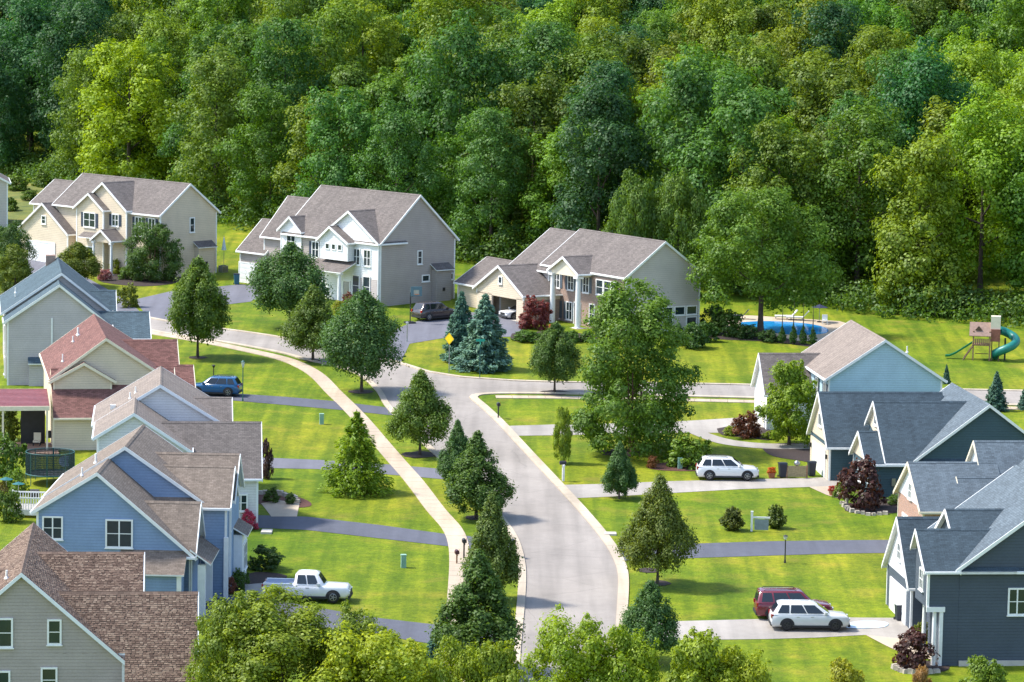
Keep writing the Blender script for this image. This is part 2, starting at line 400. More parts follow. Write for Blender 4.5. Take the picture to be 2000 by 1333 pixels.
# garden paths
flat('path', [tuple(p) for p in smooth(gp([(1370, 842), (1420, 858), (1480, 866), (1560, 868), (1610, 866)]))] + [tuple(p) for p in smooth(gp([(1610, 876), (1560, 878), (1475, 876), (1400, 866), (1345, 846)]))], CONC, 0.03)
flat('path', gp([(1690, 1241), (1740, 1247), (1800, 1250), (1830, 1290), (1780, 1285), (1730, 1262)]), WALKM, 0.032)
flat('path', gp([(1580, 952), (1640, 950), (1660, 968), (1640, 975), (1615, 968)]), WALKM, 0.032)
flat('path', gp([(478, 1143), (512, 1140), (540, 1170), (520, 1180), (480, 1176)]), CONC, 0.032)
flat('path', gp([(510, 984), (545, 978), (585, 984), (580, 1010), (530, 1010)]), WALKM, 0.03)

# planted beds
def bed(px, mat=MULCH, k=3):
    P = gp(px); return flat('planting_bed', [tuple(p) for p in smooth(P + [P[0]], k)][:-1], mat, 0.026)
bed([(1495, 868), (1590, 868), (1600, 905), (1560, 900), (1510, 892), (1490, 878)])
bed([(1400, 838), (1440, 832), (1500, 838), (1510, 860), (1460, 856), (1410, 850)])
bed([(1270, 908), (1330, 902), (1390, 908), (1385, 920), (1300, 920), (1265, 915)], REDMULCH)
bed([(1660, 985), (1720, 975), (1765, 985), (1760, 1000), (1700, 1006), (1650, 998)])
bed([(1750, 1298), (1790, 1290), (1850, 1298), (1845, 1312), (1780, 1316), (1748, 1310)])
bed([(190, 538), (260, 530), (345, 538), (350, 552), (280, 560), (200, 552)])
bed([(505, 962), (545, 962), (600, 978), (605, 990), (560, 992), (505, 985)], REDMULCH)
bed([(450, 1135), (500, 1118), (560, 1125), (540, 1140), (480, 1150), (445, 1160)])
bed([(650, 600), (700, 590), (745, 604), (720, 612), (660, 612)])
bed([(1000, 652), (1060, 648), (1160, 655), (1150, 668), (1010, 668)])
bed([(1380, 648), (1480, 650), (1560, 668), (1600, 680), (1500, 668), (1390, 662)])

RM, rn_, rl_, rb2 = nm('rough_grass'); _v = noise(rn_, rl_, .35, 6); rl_.new(ramp(rn_, rl_, _v, [(.3, (.06, .085, .012)), (.5, (.12, .14, .018)), (.7, (.20, .17, .03))]), rb2.inputs['Base Color']); rb2.inputs['Roughness'].default_value = .95
flat('meadow', gp([(-120, 440), (100, 436), (140, 410), (140, 372), (90, 356), (-120, 352)]), RM, .012)
# pool, deck
flat('pool_deck', gp([(1400, 616), (1470, 617), (1640, 628), (1680, 640), (1660, 668), (1540, 666), (1460, 655), (1420, 640)]), WALKM, 0.02)
poolm, pn, pl, pb = nm('pool_water')
pf = noise(pn, pl, 1.2, 3)
pl.new(ramp(pn, pl, pf, [(0.3, (0.01, 0.22, 0.55)), (0.7, (0.03, 0.32, 0.68))]), pb.inputs['Base Color']); pb.inputs['Roughness'].default_value = 0.12
bump(pn, pl, pb, pf, 0.15, 0.05)
P_POOL = gp([(1448, 630), (1500, 628), (1570, 632), (1613, 641), (1612, 652), (1560, 655), (1500, 650), (1450, 642)])
flat('pool_water', [tuple(p) for p in smooth(P_POOL + [P_POOL[0]], 3)][:-1], poolm, 0.03)
# ------------------------------------------------------------------ houses
T_ROOF = 0.14
def house(label, o, yaw, cat='house', name='house', dz=0.0):
    return thing(name, label, cat, (o[0], o[1], SL * (o[1] - Y0) + dz), -R(yaw))
def mapper(axis):
    return (lambda a, b, z: (b, a, z)) if axis == 'y' else (lambda a, b, z: (a, b, z))
def slope_slab(mb, P, a0, a1, br, zr, be, ze, t):
    """One roof slope: ridge (br, zr) to eave (be, ze); top shingled (0), sides and soffit painted (1)."""
    run = math.hypot(be - br, ze - zr); nb, nz = -(ze - zr) / run, (be - br) / run
    if nz < 0: nb, nz = -nb, -nz
    top = [P(a0, br, zr), P(a1, br, zr), P(a1, be, ze), P(a0, be, ze)]
    bot = [P(a0, br, zr - t), P(a1, br, zr - t), P(a1, be, ze - t * 0.8), P(a0, be, ze - t * 0.8)]
    def flip(f, want_up):
        a, b, c = (Vector(q) for q in f[:3]); up = (b - a).cross(c - a).z > 0
        return up == want_up
    uv = [(a0, run), (a1, run), (a1, 0), (a0, 0)]
    order = [0, 1, 2, 3] if flip(top, True) else [3, 2, 1, 0]
    mb.add(top, [order], 0, [[uv[i] for i in order]])
    o2 = [0, 1, 2, 3] if flip(bot, False) else [3, 2, 1, 0]
    mb.add(bot, [o2], 1)
    vs = top + bot
    mb.add(vs, [(0, 3, 7, 4), (1, 5, 6, 2), (3, 2, 6, 7)], 1)
def block(root, axis, a0, a1, b0, b1, z0, z1, br, zr, wall, roof, trim=WHITE, zb=-1.5, oh=0.35, ohe=0.3, walls=True, ends=(1, 1), corners=True, gutters=True, panel=None):
    """A gabled block given by its ROOF outline: ridge along `axis` from a0 to a1, eaves at b0/b1 (heights z0/z1)."""
    P = mapper(axis)
    s0 = (zr - z0) / (br - b0); s1 = (zr - z1) / (b1 - br)
    rb = MB()
    slope_slab(rb, P, a0, a1, br, zr, b0, z0, T_ROOF); slope_slab(rb, P, a0, a1, br, zr, b1, z1, T_ROOF)
    ro = rb.obj('roof', [roof, trim], root)
    # ridge cap
    cap = MB(); w = 0.16
    cap.add([P(a0, br - w, zr - w * s0 + 0.03), P(a1, br - w, zr - w * s0 + 0.03), P(a1, br, zr + 0.035), P(a0, br, zr + 0.035), P(a0, br + w, zr - w * s1 + 0.03), P(a1, br + w, zr - w * s1 + 0.03)],
            [(0, 1, 2, 3), (3, 2, 5, 4)], 0, [[(a0, 0), (a1, 0), (a1, .15), (a0, .15)]] * 2)
    cm = cap.mesh('ridge_cap', [roof]); link('ridge_cap', cm, ro)
    # barge boards and gutters
    d = 0.24
    for k, (a, s) in enumerate(((a0, -1), (a1, 1))):
        if not ends[k]: continue
        for (be, ze) in ((b0, z0), (b1, z1)):
            aa, ab = (a - 0.05, a + 0.02) if s < 0 else (a - 0.02, a + 0.05)
            poly = [(br, zr + 0.015), (be, ze + 0.015), (be, ze - d), (br, zr - d)]
            vs = [P(aa, *p) for p in poly] + [P(ab, *p) for p in poly]
            tb = MB(); tb.add(vs, [(0, 1, 2, 3), (7, 6, 5, 4), (0, 4, 5, 1), (1, 5, 6, 2), (2, 6, 7, 3), (3, 7, 4, 0)])
            tm_ = tb.mesh('barge_board', trim); recalc(tm_); link('barge_board', tm_, ro)
    for (be, ze, s) in ((b0, z0, -1), (b1, z1, 1)) if gutters else ():
        g = MB(); e0, e1 = (be - 0.1, be + 0.03) if s < 0 else (be - 0.03, be + 0.1)
        pts = [P(a0 + .02, e0, ze - 0.17), P(a1 - .02, e0, ze - 0.17), P(a1 - .02, e1, ze - 0.17), P(a0 + .02, e1, ze - 0.17),
               P(a0 + .02, e0, ze - 0.03), P(a1 - .02, e0, ze - 0.03), P(a1 - .02, e1, ze - 0.03), P(a0 + .02, e1, ze - 0.03)]
        g.add(pts, [(0, 3, 2, 1), (4, 5, 6, 7), (0, 1, 5, 4), (1, 2, 6, 5), (2, 3, 7, 6), (3, 0, 4, 7)])
        gm = g.mesh('gutter', trim); recalc(gm); link('gutter', gm, ro)
    if walls:
        wb = MB(); wb0, wb1 = b0 + oh, b1 - oh
        zz0, zz1 = z0 + s0 * oh - T_ROOF, z1 + s1 * oh - T_ROOF
        wa0, wa1 = a0 + (ohe if ends[0] else 0), a1 - (ohe if ends[1] else 0)
        wb.prism([(wb0, zb), (wb0, zz0), (br, zr - T_ROOF), (wb1, zz1), (wb1, zb)], wa0, wa1, axis, 0)
        me = wb.mesh('wall', wall); recalc(me); link('wall', me, root)
        if panel:
            gp_ = MB(); gp_.prism([(wb0 + .02, zz0 + .01), (br, zr - T_ROOF - .02), (wb1 - .02, zz1 + .01)], wa0 - .035, wa0 - .004, axis, 0)
            gm_ = gp_.mesh('gable_panel', panel); recalc(gm_); link('gable_panel', gm_, root)
        # corner boards
        for a in ((wa0, -1), (wa1, 1)) if corners else ():
            for b, zt, s in ((wb0, zz0, -1), (wb1, zz1, 1)):
                c = MB(); x0, x1 = sorted((a[0] + a[1] * 0.03, a[0] - a[1] * 0.12)); y0, y1 = sorted((b + s * 0.03, b - s * 0.12))
                if axis == 'y': c.box(y0, y1, x0, x1, zb, zt - 0.12)
                else: c.box(x0, x1, y0, y1, zb, zt - 0.12)
                c.obj('corner_board', trim, root)
    return ro
WIN = {}
ROT = {'-y': 0.0, '-x': -math.pi / 2, '+x': math.pi / 2, '+y': math.pi}
def place(face, a, d, z):
    """face plane at coordinate d, position a along it."""
    return (a, d, z) if face[1] == 'y' else (d, a, z)
def window(root, face, d, a, z, w, h, nx=2, ny=2, trim=WHITE, shutters=None, sill=True):
    """z is the centre height; frame stands proud of the wall, the glass is set back in it."""
    key = (round(w, 2), round(h, 2), nx, ny, trim.name)
    if key not in WIN:
        f = MB(); t = 0.11; W, Hh = w / 2, h / 2
        f.box(-W - t, W + t, -0.07, 0.02, Hh, Hh + t); f.box(-W - t, W + t, -0.07, 0.02, -Hh - t, -Hh)
        f.box(-W - t, -W, -0.07, 0.02, -Hh, Hh); f.box(W, W + t, -0.07, 0.02, -Hh, Hh)
        for i in range(1, nx): x = -W + w * i / nx; f.box(x - 0.045, x + 0.045, -0.055, 0.02, -Hh, Hh)
        for j in range(1, ny): zz = -Hh + h * j / ny; f.box(-W, W, -0.045, 0.02, zz - 0.025, zz + 0.025)
        p = MB(); p.box(-W, W, -0.02, 0.01, -Hh, Hh)
        s = MB(); s.box(-W - t - 0.05, W + t + 0.05, -0.13, 0.02, -Hh - t - 0.06, -Hh - t)
        sh = MB(); sh.box(-0.2, 0.2, -0.05, 0.02, -Hh - 0.05, Hh + 0.05)
        for k in range(int(h / 0.12)): sh.box(-0.15, 0.15, -0.062, -0.045, -Hh + k * 0.12, -Hh + k * 0.12 + 0.06)
        WIN[key] = (f.mesh('window', trim), p.mesh('pane', GLASS), s.mesh('sill', trim), sh)
    fm, pm, sm, sh = WIN[key]
    o = link('window', fm, root, place(face, a, d, z), (0, 0, ROT[face]))
    link('pane', pm, o)
    if sill: link('sill', sm, o)
    if shutters:
        k2 = key + (shutters.name,)
        if k2 not in WIN: WIN[k2] = sh.mesh('shutter', shutters)
        for s in (-1, 1): link('shutter', WIN[k2], o, (s * (w / 2 + 0.34), 0, 0))
    return o
def garage_door(root, face, d, a, z, w, h, mat=WHITE, trim=WHITE, lights=False):
    f = MB(); t = 0.14
    f.box(-w / 2 - t, -w / 2, -0.06, 0.02, -0.05, h + t); f.box(w / 2, w / 2 + t, -0.06, 0.02, -0.05, h + t); f.box(-w / 2, w / 2, -0.06, 0.02, h, h + t)
    o = f.obj('garage_door', trim, root, place(face, a, d, z), (0, 0, ROT[face]))
    n = 4; ph = h / n; p = MB()
    p.box(-w / 2 + 0.01, w / 2 - 0.01, -0.03, 0.01, 0.012, ph - 0.012)
    k = max(4, int(w / 0.6))
    for i in range(k):
        x = -w / 2 + w * (i + 0.5) / k; p.box(x - w / k * 0.38, x + w / k * 0.38, -0.042, -0.028, ph * 0.2, ph * 0.8)
    pm = p.mesh('door_panel', mat)
    for j in range(n): link('door_panel', pm, o, (0, 0, j * ph))
    return o
def door(root, face, d, a, z, w=0.95, h=2.1, mat=None):
    f = MB(); f.box(-w / 2 - .12, -w / 2, -.07, .02, 0, h + .12); f.box(w / 2, w / 2 + .12, -.07, .02, 0, h + .12); f.box(-w / 2, w / 2, -.07, .02, h, h + .12); f.box(-w / 2, w / 2, -.03, .01, 0, h, 1)
    o = f.obj('door', [WHITE, mat or DARK], root, place(face, a, d, z), (0, 0, ROT[face]))
    k = MB(); k.box(w / 2 - .14, w / 2 - .08, -.1, -.03, .98, 1.06); k.obj('handle', STEEL, o)
    return o
def column(root, x, y, z0, z1, r=0.2, mat=WHITE):
    c = MB(); c.box(x - r * 1.4, x + r * 1.4, y - r * 1.4, y + r * 1.4, z0, z0 + 0.22)
    c.tube([(x, y, z0 + .22), (x, y, z0 + (z1 - z0) * .4), (x, y, z1 - .2)], [r, r * .98, r * .82], 12)
    c.box(x - r * 1.3, x + r * 1.3, y - r * 1.3, y + r * 1.3, z1 - .2, z1)
    return c.obj('column', mat, root)
def pipe(root, x, y, z, h=0.45, r=0.06, mat=WHITE):
    c = MB(); c.tube([(x, y, z - 0.4), (x, y, z + h)], [r, r], 8); c.tube([(x, y, z - .05), (x, y, z + .08)], [r * 2.4, r * 1.2], 8)
    return c.obj('vent_pipe', mat, root)
def roofvent(root, x, y, z):
    c = MB(); c.box(x - .2, x + .2, y - .22, y + .22, z - .15, z + .22); return c.obj('roof_vent', WHITE, root)
def boxpart(root, name, x0, x1, y0, y1, z0, z1, mat):
    c = MB(); c.box(x0, x1, y0, y1, z0, z1); return c.obj(name, mat, root)
def shed_roof(root, x0, x1, y0, y1, zh, zl, low, roof, trim=WHITE, name='lean_to_roof'):
    """Small single-slope roof; `low` is the side it falls to."""
    mb = MB(); P = mapper('x') if low in ('-y', '+y') else mapper('y')
    if low == '-y': slope_slab(mb, P, x0, x1, y1, zh, y0, zl, .12)
    elif low == '+y': slope_slab(mb, P, x0, x1, y0, zh, y1, zl, .12)
    elif low == '-x': slope_slab(mb, P, y0, y1, x1, zh, x0, zl, .12)
    else: slope_slab(mb, P, y0, y1, x0, zh, x1, zl, .12)
    return mb.obj(name, [roof, trim], root)
def bumpout(root, x0, x1, y, z, depth, wall, roof, trim=WHITE):
    """Fireplace bump-out on the end wall that faces -y."""
    boxpart(root, 'fireplace_bay', x0, x1, y - depth, y + 0.05, -1, z, wall)
    shed_roof(root, x0 - .25, x1 + .25, y - depth - .3, y, z + .65, z, '-y', roof, trim)
    v = boxpart(root, 'flue_vent', (x0 + x1) / 2 - .15, (x0 + x1) / 2 + .15, y - depth - .08, y - depth, 1.3, 1.65, DARK)

RF_BROWN = shingle('brown_grey_shingles', (0.165, 0.142, 0.130), 0.18)
RF_TAN = shingle('tan_shingles', (0.215, 0.172, 0.14), 0.2)
RF_RED = shingle('red_shingles', (0.19, 0.092, 0.078), 0.28)
RF_SLATE_SHADE = shingle('shaded_slate_shingles', (0.055, 0.080, 0.100), 0.18)  # darker copy of the lit main roofs; shade of camera-facing wings put in colour
RF_L1 = shingle('dusty_blue_shingles', (0.075, 0.112, 0.135), 0.18)
RF_GREY = shingle('blue_grey_shingles', (0.115, 0.145, 0.17), 0.18)
RF_PINK = shingle('pinkish_tan_shingles', (0.25, 0.205, 0.175), 0.14)
S_CREAM = siding('cream_siding', (0.63, 0.53, 0.40)); S_TAUPE = siding('taupe_siding', (0.38, 0.33, 0.30)); S_WHITE = siding('white_siding', (0.76, 0.77, 0.77))
S_GREY = siding('warm_grey_siding', (0.53, 0.475, 0.445)); S_LGREY = siding('light_grey_siding', (0.50, 0.455, 0.45)); S_BLUE = siding('blue_siding', (0.22, 0.31, 0.46))
S_PALE = siding('pale_siding', (0.65, 0.64, 0.65)); S_SKY = siding('sky_blue_siding', (0.40, 0.55, 0.62)); S_DARK = siding('charcoal_siding', (0.07, 0.088, 0.112)); S_TEAL = siding('dark_teal_siding', (0.052, 0.092, 0.112))
SH_BLUE = plain('navy_shutters', (0.03, 0.045, 0.075), 0.6)
SH_GREY = plain('grey_shutters', (0.10, 0.13, 0.16), 0.6)

# --- cream house at the forest edge
h = house('cream two-storey house with double front gables and white garage door', (-39.4, 397.65), -46)
block(h, 'y', -.4, 18.6, -.4, 8.6, 7.1, 7.1, 4.1, 10.5, S_CREAM, RF_BROWN)
block(h, 'y', 18.0, 23.5, .2, 7.6, 6.9, 6.9, 3.9, 9.5, S_CREAM, RF_BROWN)
block(h, 'x', -1.5, 2.5, 14.4, 23.8, 3.95, 3.95, 19.1, 7.25, S_CREAM, RF_BROWN, ends=(1, 0))
block(h, 'x', -1.0, 3.6, 4.6, 13.2, 7.3, 7.3, 8.9, 10.25, S_CREAM, RF_BROWN, ends=(1, 0))
block(h, 'x', -1.7, 2.0, 7.8, 13.3, 7.15, 7.15, 10.55, 8.95, S_CREAM, RF_BROWN, ends=(1, 0))
block(h, 'x', -2.9, 0.2, 5.0, 8.7, 3.95, 3.95, 6.85, 5.15, S_CREAM, RF_BROWN, zb=3.7, ends=(1, 0))
shed_roof(h, -2.3, -1.3, 8.6, 11.6, 4.6, 4.0, '-x', RF_BROWN)
for y in (5.3, 8.4): column(h, -2.6, y, 0, 3.75, .17)
garage_door(h, '-x', -1.22, 19.6, 0.35, 4.9, 2.3); window(h, '-x', -1.2, 19.1, 5.3, .6, .8, 1, 2)
window(h, '-x', -1.4, 10.6, 5.9, 1.9, 1.5, 2, 2, WHITE, SH_BLUE)
window(h, '-x', -.7, 6.9, 6.1, 1.0, 1.2, 2, 2, WHITE, SH_BLUE)
window(h, '-x', -.07, 3.6, 5.6, 1.0, 2.0, 2, 2, WHITE, SH_BLUE); window(h, '-x', -.07, 1.3, 5.6, 1.0, 2.0, 2, 2, WHITE, SH_BLUE)
window(h, '-x', -.07, 3.4, 1.9, 1.9, 1.6, 2, 2); window(h, '-x', -1.4, 11.0, 2.0, 1.9, 1.6, 2, 2)
door(h, '-x', -.07, 6.9, .1, 1.1, 2.2, TIMBER)
window(h, '-y', -.1, 4.6, 5.8, .55, 1.5, 1, 2, WHITE); bumpout(h, 5.0, 7.3, -.1, 3.3, .7, S_CREAM, RF_BROWN)

# --- white-fronted house
h = house('two-storey house with white front gable and taupe side wall', (-14.15, 378.62), -44)
block(h, 'y', -.4, 15.8, -.4, 11.1, 6.7, 6.7, 5.35, 11.75, S_TAUPE, RF_BROWN)
block(h, 'y', 14.0, 20.2, .3, 8.3, 6.0, 6.0, 4.3, 10.3, S_TAUPE, RF_BROWN)
block(h, 'y', 19.2, 24.2, .2, 7.8, 4.1, 4.1, 4.0, 7.5, S_TAUPE, RF_BROWN)
block(h, 'x', -.55, 3.6, -.35, 9.5, 6.75, 6.75, 4.6, 9.95, S_WHITE, RF_BROWN, ends=(1, 0))
block(h, 'x', -1.5, 2.0, 3.5, 8.7, 6.6, 6.6, 6.55, 8.2, S_WHITE, RF_BROWN, zb=4.6, ends=(1, 0))
block(h, 'x', -.5, 3.0, 12.3, 16.4, 7.05, 7.05, 14.35, 8.65, S_WHITE, RF_BROWN, zb=4.2, ends=(1, 0))
boxpart(h, 'brick_base', -.3, 0, .1, 3.9, -1, 2.9, S_GREY)
shed_roof(h, -2.6, -.3, 3.4, 9.6, 4.55, 3.5, '-x', RF_BROWN)
for y in (4.0, 6.6, 9.2): column(h, -2.2, y, 0, 3.4, .2)
for yy in (3.45, 1.75): window(h, '-x', -.25, yy, 5.1, .95, 1.6, 2, 2); window(h, '-x', -.3, yy, 2.0, 1.0, 2.1, 1, 2)
for yy in (5.1, 6.1, 7.1): window(h, '-x', -1.2, yy, 6.0, .5, .5, 1, 1, sill=False)
window(h, '-x', -.05, 10.4, 5.3, 1.0, 1.6, 2, 2, WHITE, SH_BLUE); window(h, '-x', -.2, 14.3, 5.9, 1.3, 1.5, 2, 2)
window(h, '-x', -.05, 11.5, 1.7, 1.8, 1.7, 2, 2); door(h, '-x', -.28, 5.0, .1, 1.0, 2.2, STEEL)
garage_door(h, '-x', .52, 21.6, .45, 4.6, 2.3)
window(h, '-y', -.1, 5.6, 5.0, .5, 1.3, 1, 2); window(h, '-y', -.1, 6.5, 2.7, .9, .55, 1, 1); window(h, '-y', -.1, 10.2, 2.7, .5, .55, 1, 1)
bumpout(h, 7.4, 9.6, -.1, 3.6, .75, S_TAUPE, RF_BROWN)

# --- columned house
h = house('brick-front house with white two-storey portico columns and open garage', (11.53, 361.61), -33)
block(h, 'y', -.4, 15.2, -.5, 9.45, 5.9, 5.9, 4.45, 9.45, S_GREY, RF_BROWN)
block(h, 'y', 13.0, 20.6, -1.0, 9.4, 5.3, 5.3, 4.3, 9.1, S_GREY, RF_BROWN)
block(h, 'y', 18.0, 27.0, -3.8, 4.6, 3.0, 3.0, .4, 5.6, S_CREAM, RF_BROWN)
block(h, 'x', -5.2, 1.5, 11.2, 21.0, 3.1, 3.1, 16.1, 5.85, S_CREAM, RF_BROWN, zb=2.55, ends=(1, 0))
block(h, 'x', -2.2, 2.6, 5.6, 11.4, 5.75, 5.75, 8.5, 7.35, CREAMTRIM, RF_BROWN, zb=5.4, ends=(1, 0))
boxpart(h, 'brick_facade', -.35, -.1, .05, 14.6, -1, 5.5, BRICK)
for y in (6.1, 10.8): column(h, -1.8, y, 0, 5.45, .3)
boxpart(h, 'porch_slab', -2.3, -.3, 5.4, 11.4, -1, .15, BRICK)
boxpart(h, 'garage_wall', -4.9, -4.7, 11.6, 12.9, -1, 2.7, S_CREAM); boxpart(h, 'garage_wall', -4.9, -4.7, 17.7, 20.6, -1, 2.7, S_CREAM)
boxpart(h, 'garage_wall', -4.7, .2, 11.6, 11.8, -1, 2.9, BRICK); boxpart(h, 'garage_wall', -4.7, -3.2, 20.4, 20.6, -1, 2.9, S_CREAM)
boxpart(h, 'garage_floor', -4.9, 1.5, 11.6, 20.6, -.6, .32, CONCRETE_STEP)
window(h, '-x', -4.92, 16.0, 4.3, .5, .6, 1, 1)
for yy in (12.2, 9.6, 4.9 + 1.9): window(h, '-x', -.35, yy, 4.5, .95, 1.5, 2, 2, WHITE, SH_GREY)
for yy in (1.5, 2.9, 4.3): window(h, '-x', -.35, yy, 4.5, 1.1, 1.4, 1, 2, WHITE)
for yy in (12.2, 9.8): window(h, '-x', -.35, yy, 1.5, .95, 1.7, 2, 2, WHITE, SH_GREY)
door(h, '-x', -.35, 8.3, .15, 1.1, 2.3, TIMBER); window(h, '-x', -.35, 5.6, 1.6, .8, 1.9, 1, 2); window(h, '-x', -.35, 2.6, 1.5, 2.2, 1.6, 2, 2)
for xx in (5.1, 6.6, 8.1): window(h, '-y', -.1, xx, 2.2, 1.15, .75, 1, 1)
for xx in (5.1, 8.1): window(h, '-y', -.1, xx, .9, 1.15, 1.1, 1, 1)

# --- sliver of a house at the left edge
h = house('tan house end with white barge board beside the meadow', (-67.2, 441), -10)
block(h, 'y', 0, 9, -9.0, 5.0, 5.6, 5.6, -2, 9.2, S_GREY, RF_BROWN)
window(h, '-y', .3, -4, 3, 1.2, 1.4)

# --- left row, far to near
h = house('grey house with slate blue shingle roof and stepped gables', (-46, 324), -8.7)
block(h, 'y', 0, 4.4, -.3, 9.6, 5.85, 5.4, 4.75, 9.3, S_LGREY, RF_L1)
block(h, 'y', 4.0, 19, -.5, 9.8, 6.2, 6.2, 5.05, 9.95, S_LGREY, RF_L1)
block(h, 'x', 5.0, 10.2, 5.6, 12.5, 5.3, 5.3, 8.4, 7.9, S_LGREY, RF_L1, ends=(0, 1))
block(h, 'x', 6.0, 13.1, .2, 7.5, 4.3, 4.3, 3.9, 6.4, S_LGREY, RF_L1, ends=(0, 1))
boxpart(h, 'downspout', 4.0, 4.15, .2, .32, 2.5, 6.2, WHITE); boxpart(h, 'bay', 2.0, 3.6, -.3, .4, -1, 2.1, S_LGREY)
shed_roof(h, 1.9, 3.7, -.6, .3, 2.6, 2.1, '-y', RF_L1)
pipe(h, .9, 9, 7.6); window(h, '-x', -.16, 3, 4.4, .9, 1.4); window(h, '-x', -.16, 3, 1.5, .9, 1.4)
boxpart(h, 'chimney', 3.9, 4.8, 17.6, 18.6, 7, 10.25, BRICK)

h = house('cream house with red shingle roof and pink metal patio canopy', (-37, 292.4), -10)
block(h, 'y', 2.6, 20.5, -.9, 9.3, 5.55, 5.4, 3.8, 9.0, S_CREAM, RF_RED, CREAMTRIM)
block(h, 'y', 2.2, 6.0, -.9, 4.6, 5.45, 5.45, 1.95, 7.0, S_CREAM, RF_RED, CREAMTRIM)
block(h, 'x', -.7, 9.6, -.35, 9.6, 2.75, 2.75, 4.6, 6.25, S_CREAM, RF_RED, CREAMTRIM, ends=(0, 1))
block(h, 'x', 4.0, 10.4, 8.0, 15.5, 5.0, 5.0, 11.5, 7.8, S_CREAM, RF_RED, CREAMTRIM, ends=(0, 1))
block(h, 'x', 6.0, 11.4, 4.0, 9.5, 4.2, 4.2, 6.8, 6.2, S_CREAM, RF_RED, CREAMTRIM, ends=(0, 1))
pipe(h, 1.6, 13, 7.5); pipe(h, 2.1, 14.5, 7.9, .6, .09); pipe(h, .4, 6.5, 6.6, .6)
canopy = MB()
for i in range(14):
    y = -.4 + i * .36; canopy.box(-9, -1.0, y, y + .18, 3.75 + i * .055, 3.83 + i * .055); canopy.box(-9, -1.0, y + .18, y + .36, 3.72 + i * .055, 3.78 + i * .055)
METAL_PINK = plain('pink_metal', (0.42, 0.17, 0.17), 0.4, 0.1); canopy.obj('patio_canopy', METAL_PINK, h)
boxpart(h, 'canopy_beam', -9, -1.0, -.55, -.4, 3.4, 3.75, CREAMTRIM)
for x in (-1.2, -4.8): boxpart(h, 'canopy_post', x - .08, x + .08, -.5, -.34, -.3, 3.4, CREAMTRIM)
boxpart(h, 'curtain', -3.2, -1.2, 3.2, 3.35, 0, 3.2, DARK); boxpart(h, 'patio', -6, -.3, -2.5, 5, -.6, .12, BRICK)

h = house('pale house with tan roof and long street wing over pink roses', (-27.5, 261), -5.5)
block(h, 'y', 0, 8.4, -3.2, 4.1, 6.85, 5.85, -.2, 8.7, S_PALE, RF_PINK, TRIMBLUE)
block(h, 'y', 8, 19, -3.4, 6.8, 6.65, 6.6, 1.7, 9.75, S_PALE, RF_PINK, TRIMBLUE)
block(h, 'x', 1.0, 9.25, -.1, 8.2, 3.85, 3.85, 4.1, 7.5, S_PALE, RF_BROWN, TRIMBLUE, ends=(0, 1))
block(h, 'x', 4.0, 7.2, 9.0, 16.0, 6.3, 6.3, 12.5, 8.2, S_PALE, RF_BROWN, TRIMBLUE, ends=(0, 1))
roofvent(h, -1.9, 10.5, 7.65); pipe(h, -.6, 10.3, 8.4); pipe(h, -.2, 12, 8.6)
window(h, '-y', .2, 7.7, 2.0, .8, 1.1)

h = house('blue-sided house with tan roof and three stepped street gables', (-25.6, 233), 0.8)
block(h, 'y', 0, 6.4, -5.9, 5.0, 6.9, 4.05, -1.55, 9.6, S_BLUE, RF_TAN)
block(h, 'y', 6, 16.5, -6.0, 5.2, 6.9, 6.55, -.45, 10.45, S_BLUE, RF_TAN)
block(h, 'x', 0, 6.9, 7.2, 14, 6.7, 6.7, 10.6, 9.4, S_BLUE, RF_TAN, ends=(0, 1))
block(h, 'x', 0, 6.75, 5.6, 11.6, 6.45, 6.45, 8.6, 8.85, S_BLUE, RF_TAN, ends=(0, 1))
block(h, 'x', 0, 5.0, -.05, 6.4, 4.1, 4.1, 3.15, 7.25, S_BLUE, RF_TAN, ends=(0, 1))
shed_roof(h, 4.6, 6.0, 0.0, 5.8, 4.6, 3.6, '+x', RF_TAN); boxpart(h, 'porch_pillar', 5.1, 5.6, .3, .8, -1, 3.5, WHITE); boxpart(h, 'porch_pillar', 5.1, 5.6, 5.0, 5.5, -1, 3.5, WHITE)
shed_roof(h, 1.2, 4.4, -1.6, .25, 4.35, 3.15, '-y', RF_TAN); boxpart(h, 'side_porch', 1.5, 4.2, -1.3, .3, -1, 3.05, S_BLUE); boxpart(h, 'porch_pillar', 3.9, 4.2, -1.45, -1.3, -1, 3.05, WHITE)
shed_roof(h, 6.4, 7.6, 9.4, 13.4, 4.6, 3.9, '+x', RF_TAN); boxpart(h, 'bay', 6.3, 7.2, 9.7, 13.1, -1, 3.9, TRIMBLUE)
window(h, '+x', 6.47, 8.6, 5.3, 1.4, 1.5, 2, 2); window(h, '+x', 7.22, 11.4, 2.2, 2.2, 1.7, 2, 2)
boxpart(h, 'porch_pillar', 6.3, 6.6, 5.7, 6.0, -1, 4.4, WHITE)
window(h, '-y', .28, -4.5, 5.8, 1.15, 1.35, 2, 2); window(h, '-y', .28, -.1, 5.5, 1.6, 1.7, 2, 2); window(h, '-y', .28, -3.6, 2.4, 1.5, 1.5, 2, 2)
lamp = boxpart(h, 'wall_lantern', 5.35, 5.5, 5.82, 5.9, 2.3, 2.65, CREAMTRIM)
pipe(h, -3.0, 3.5, 8.85, .5); pipe(h, -2.6, 7.5, 9.1, .6, .08)

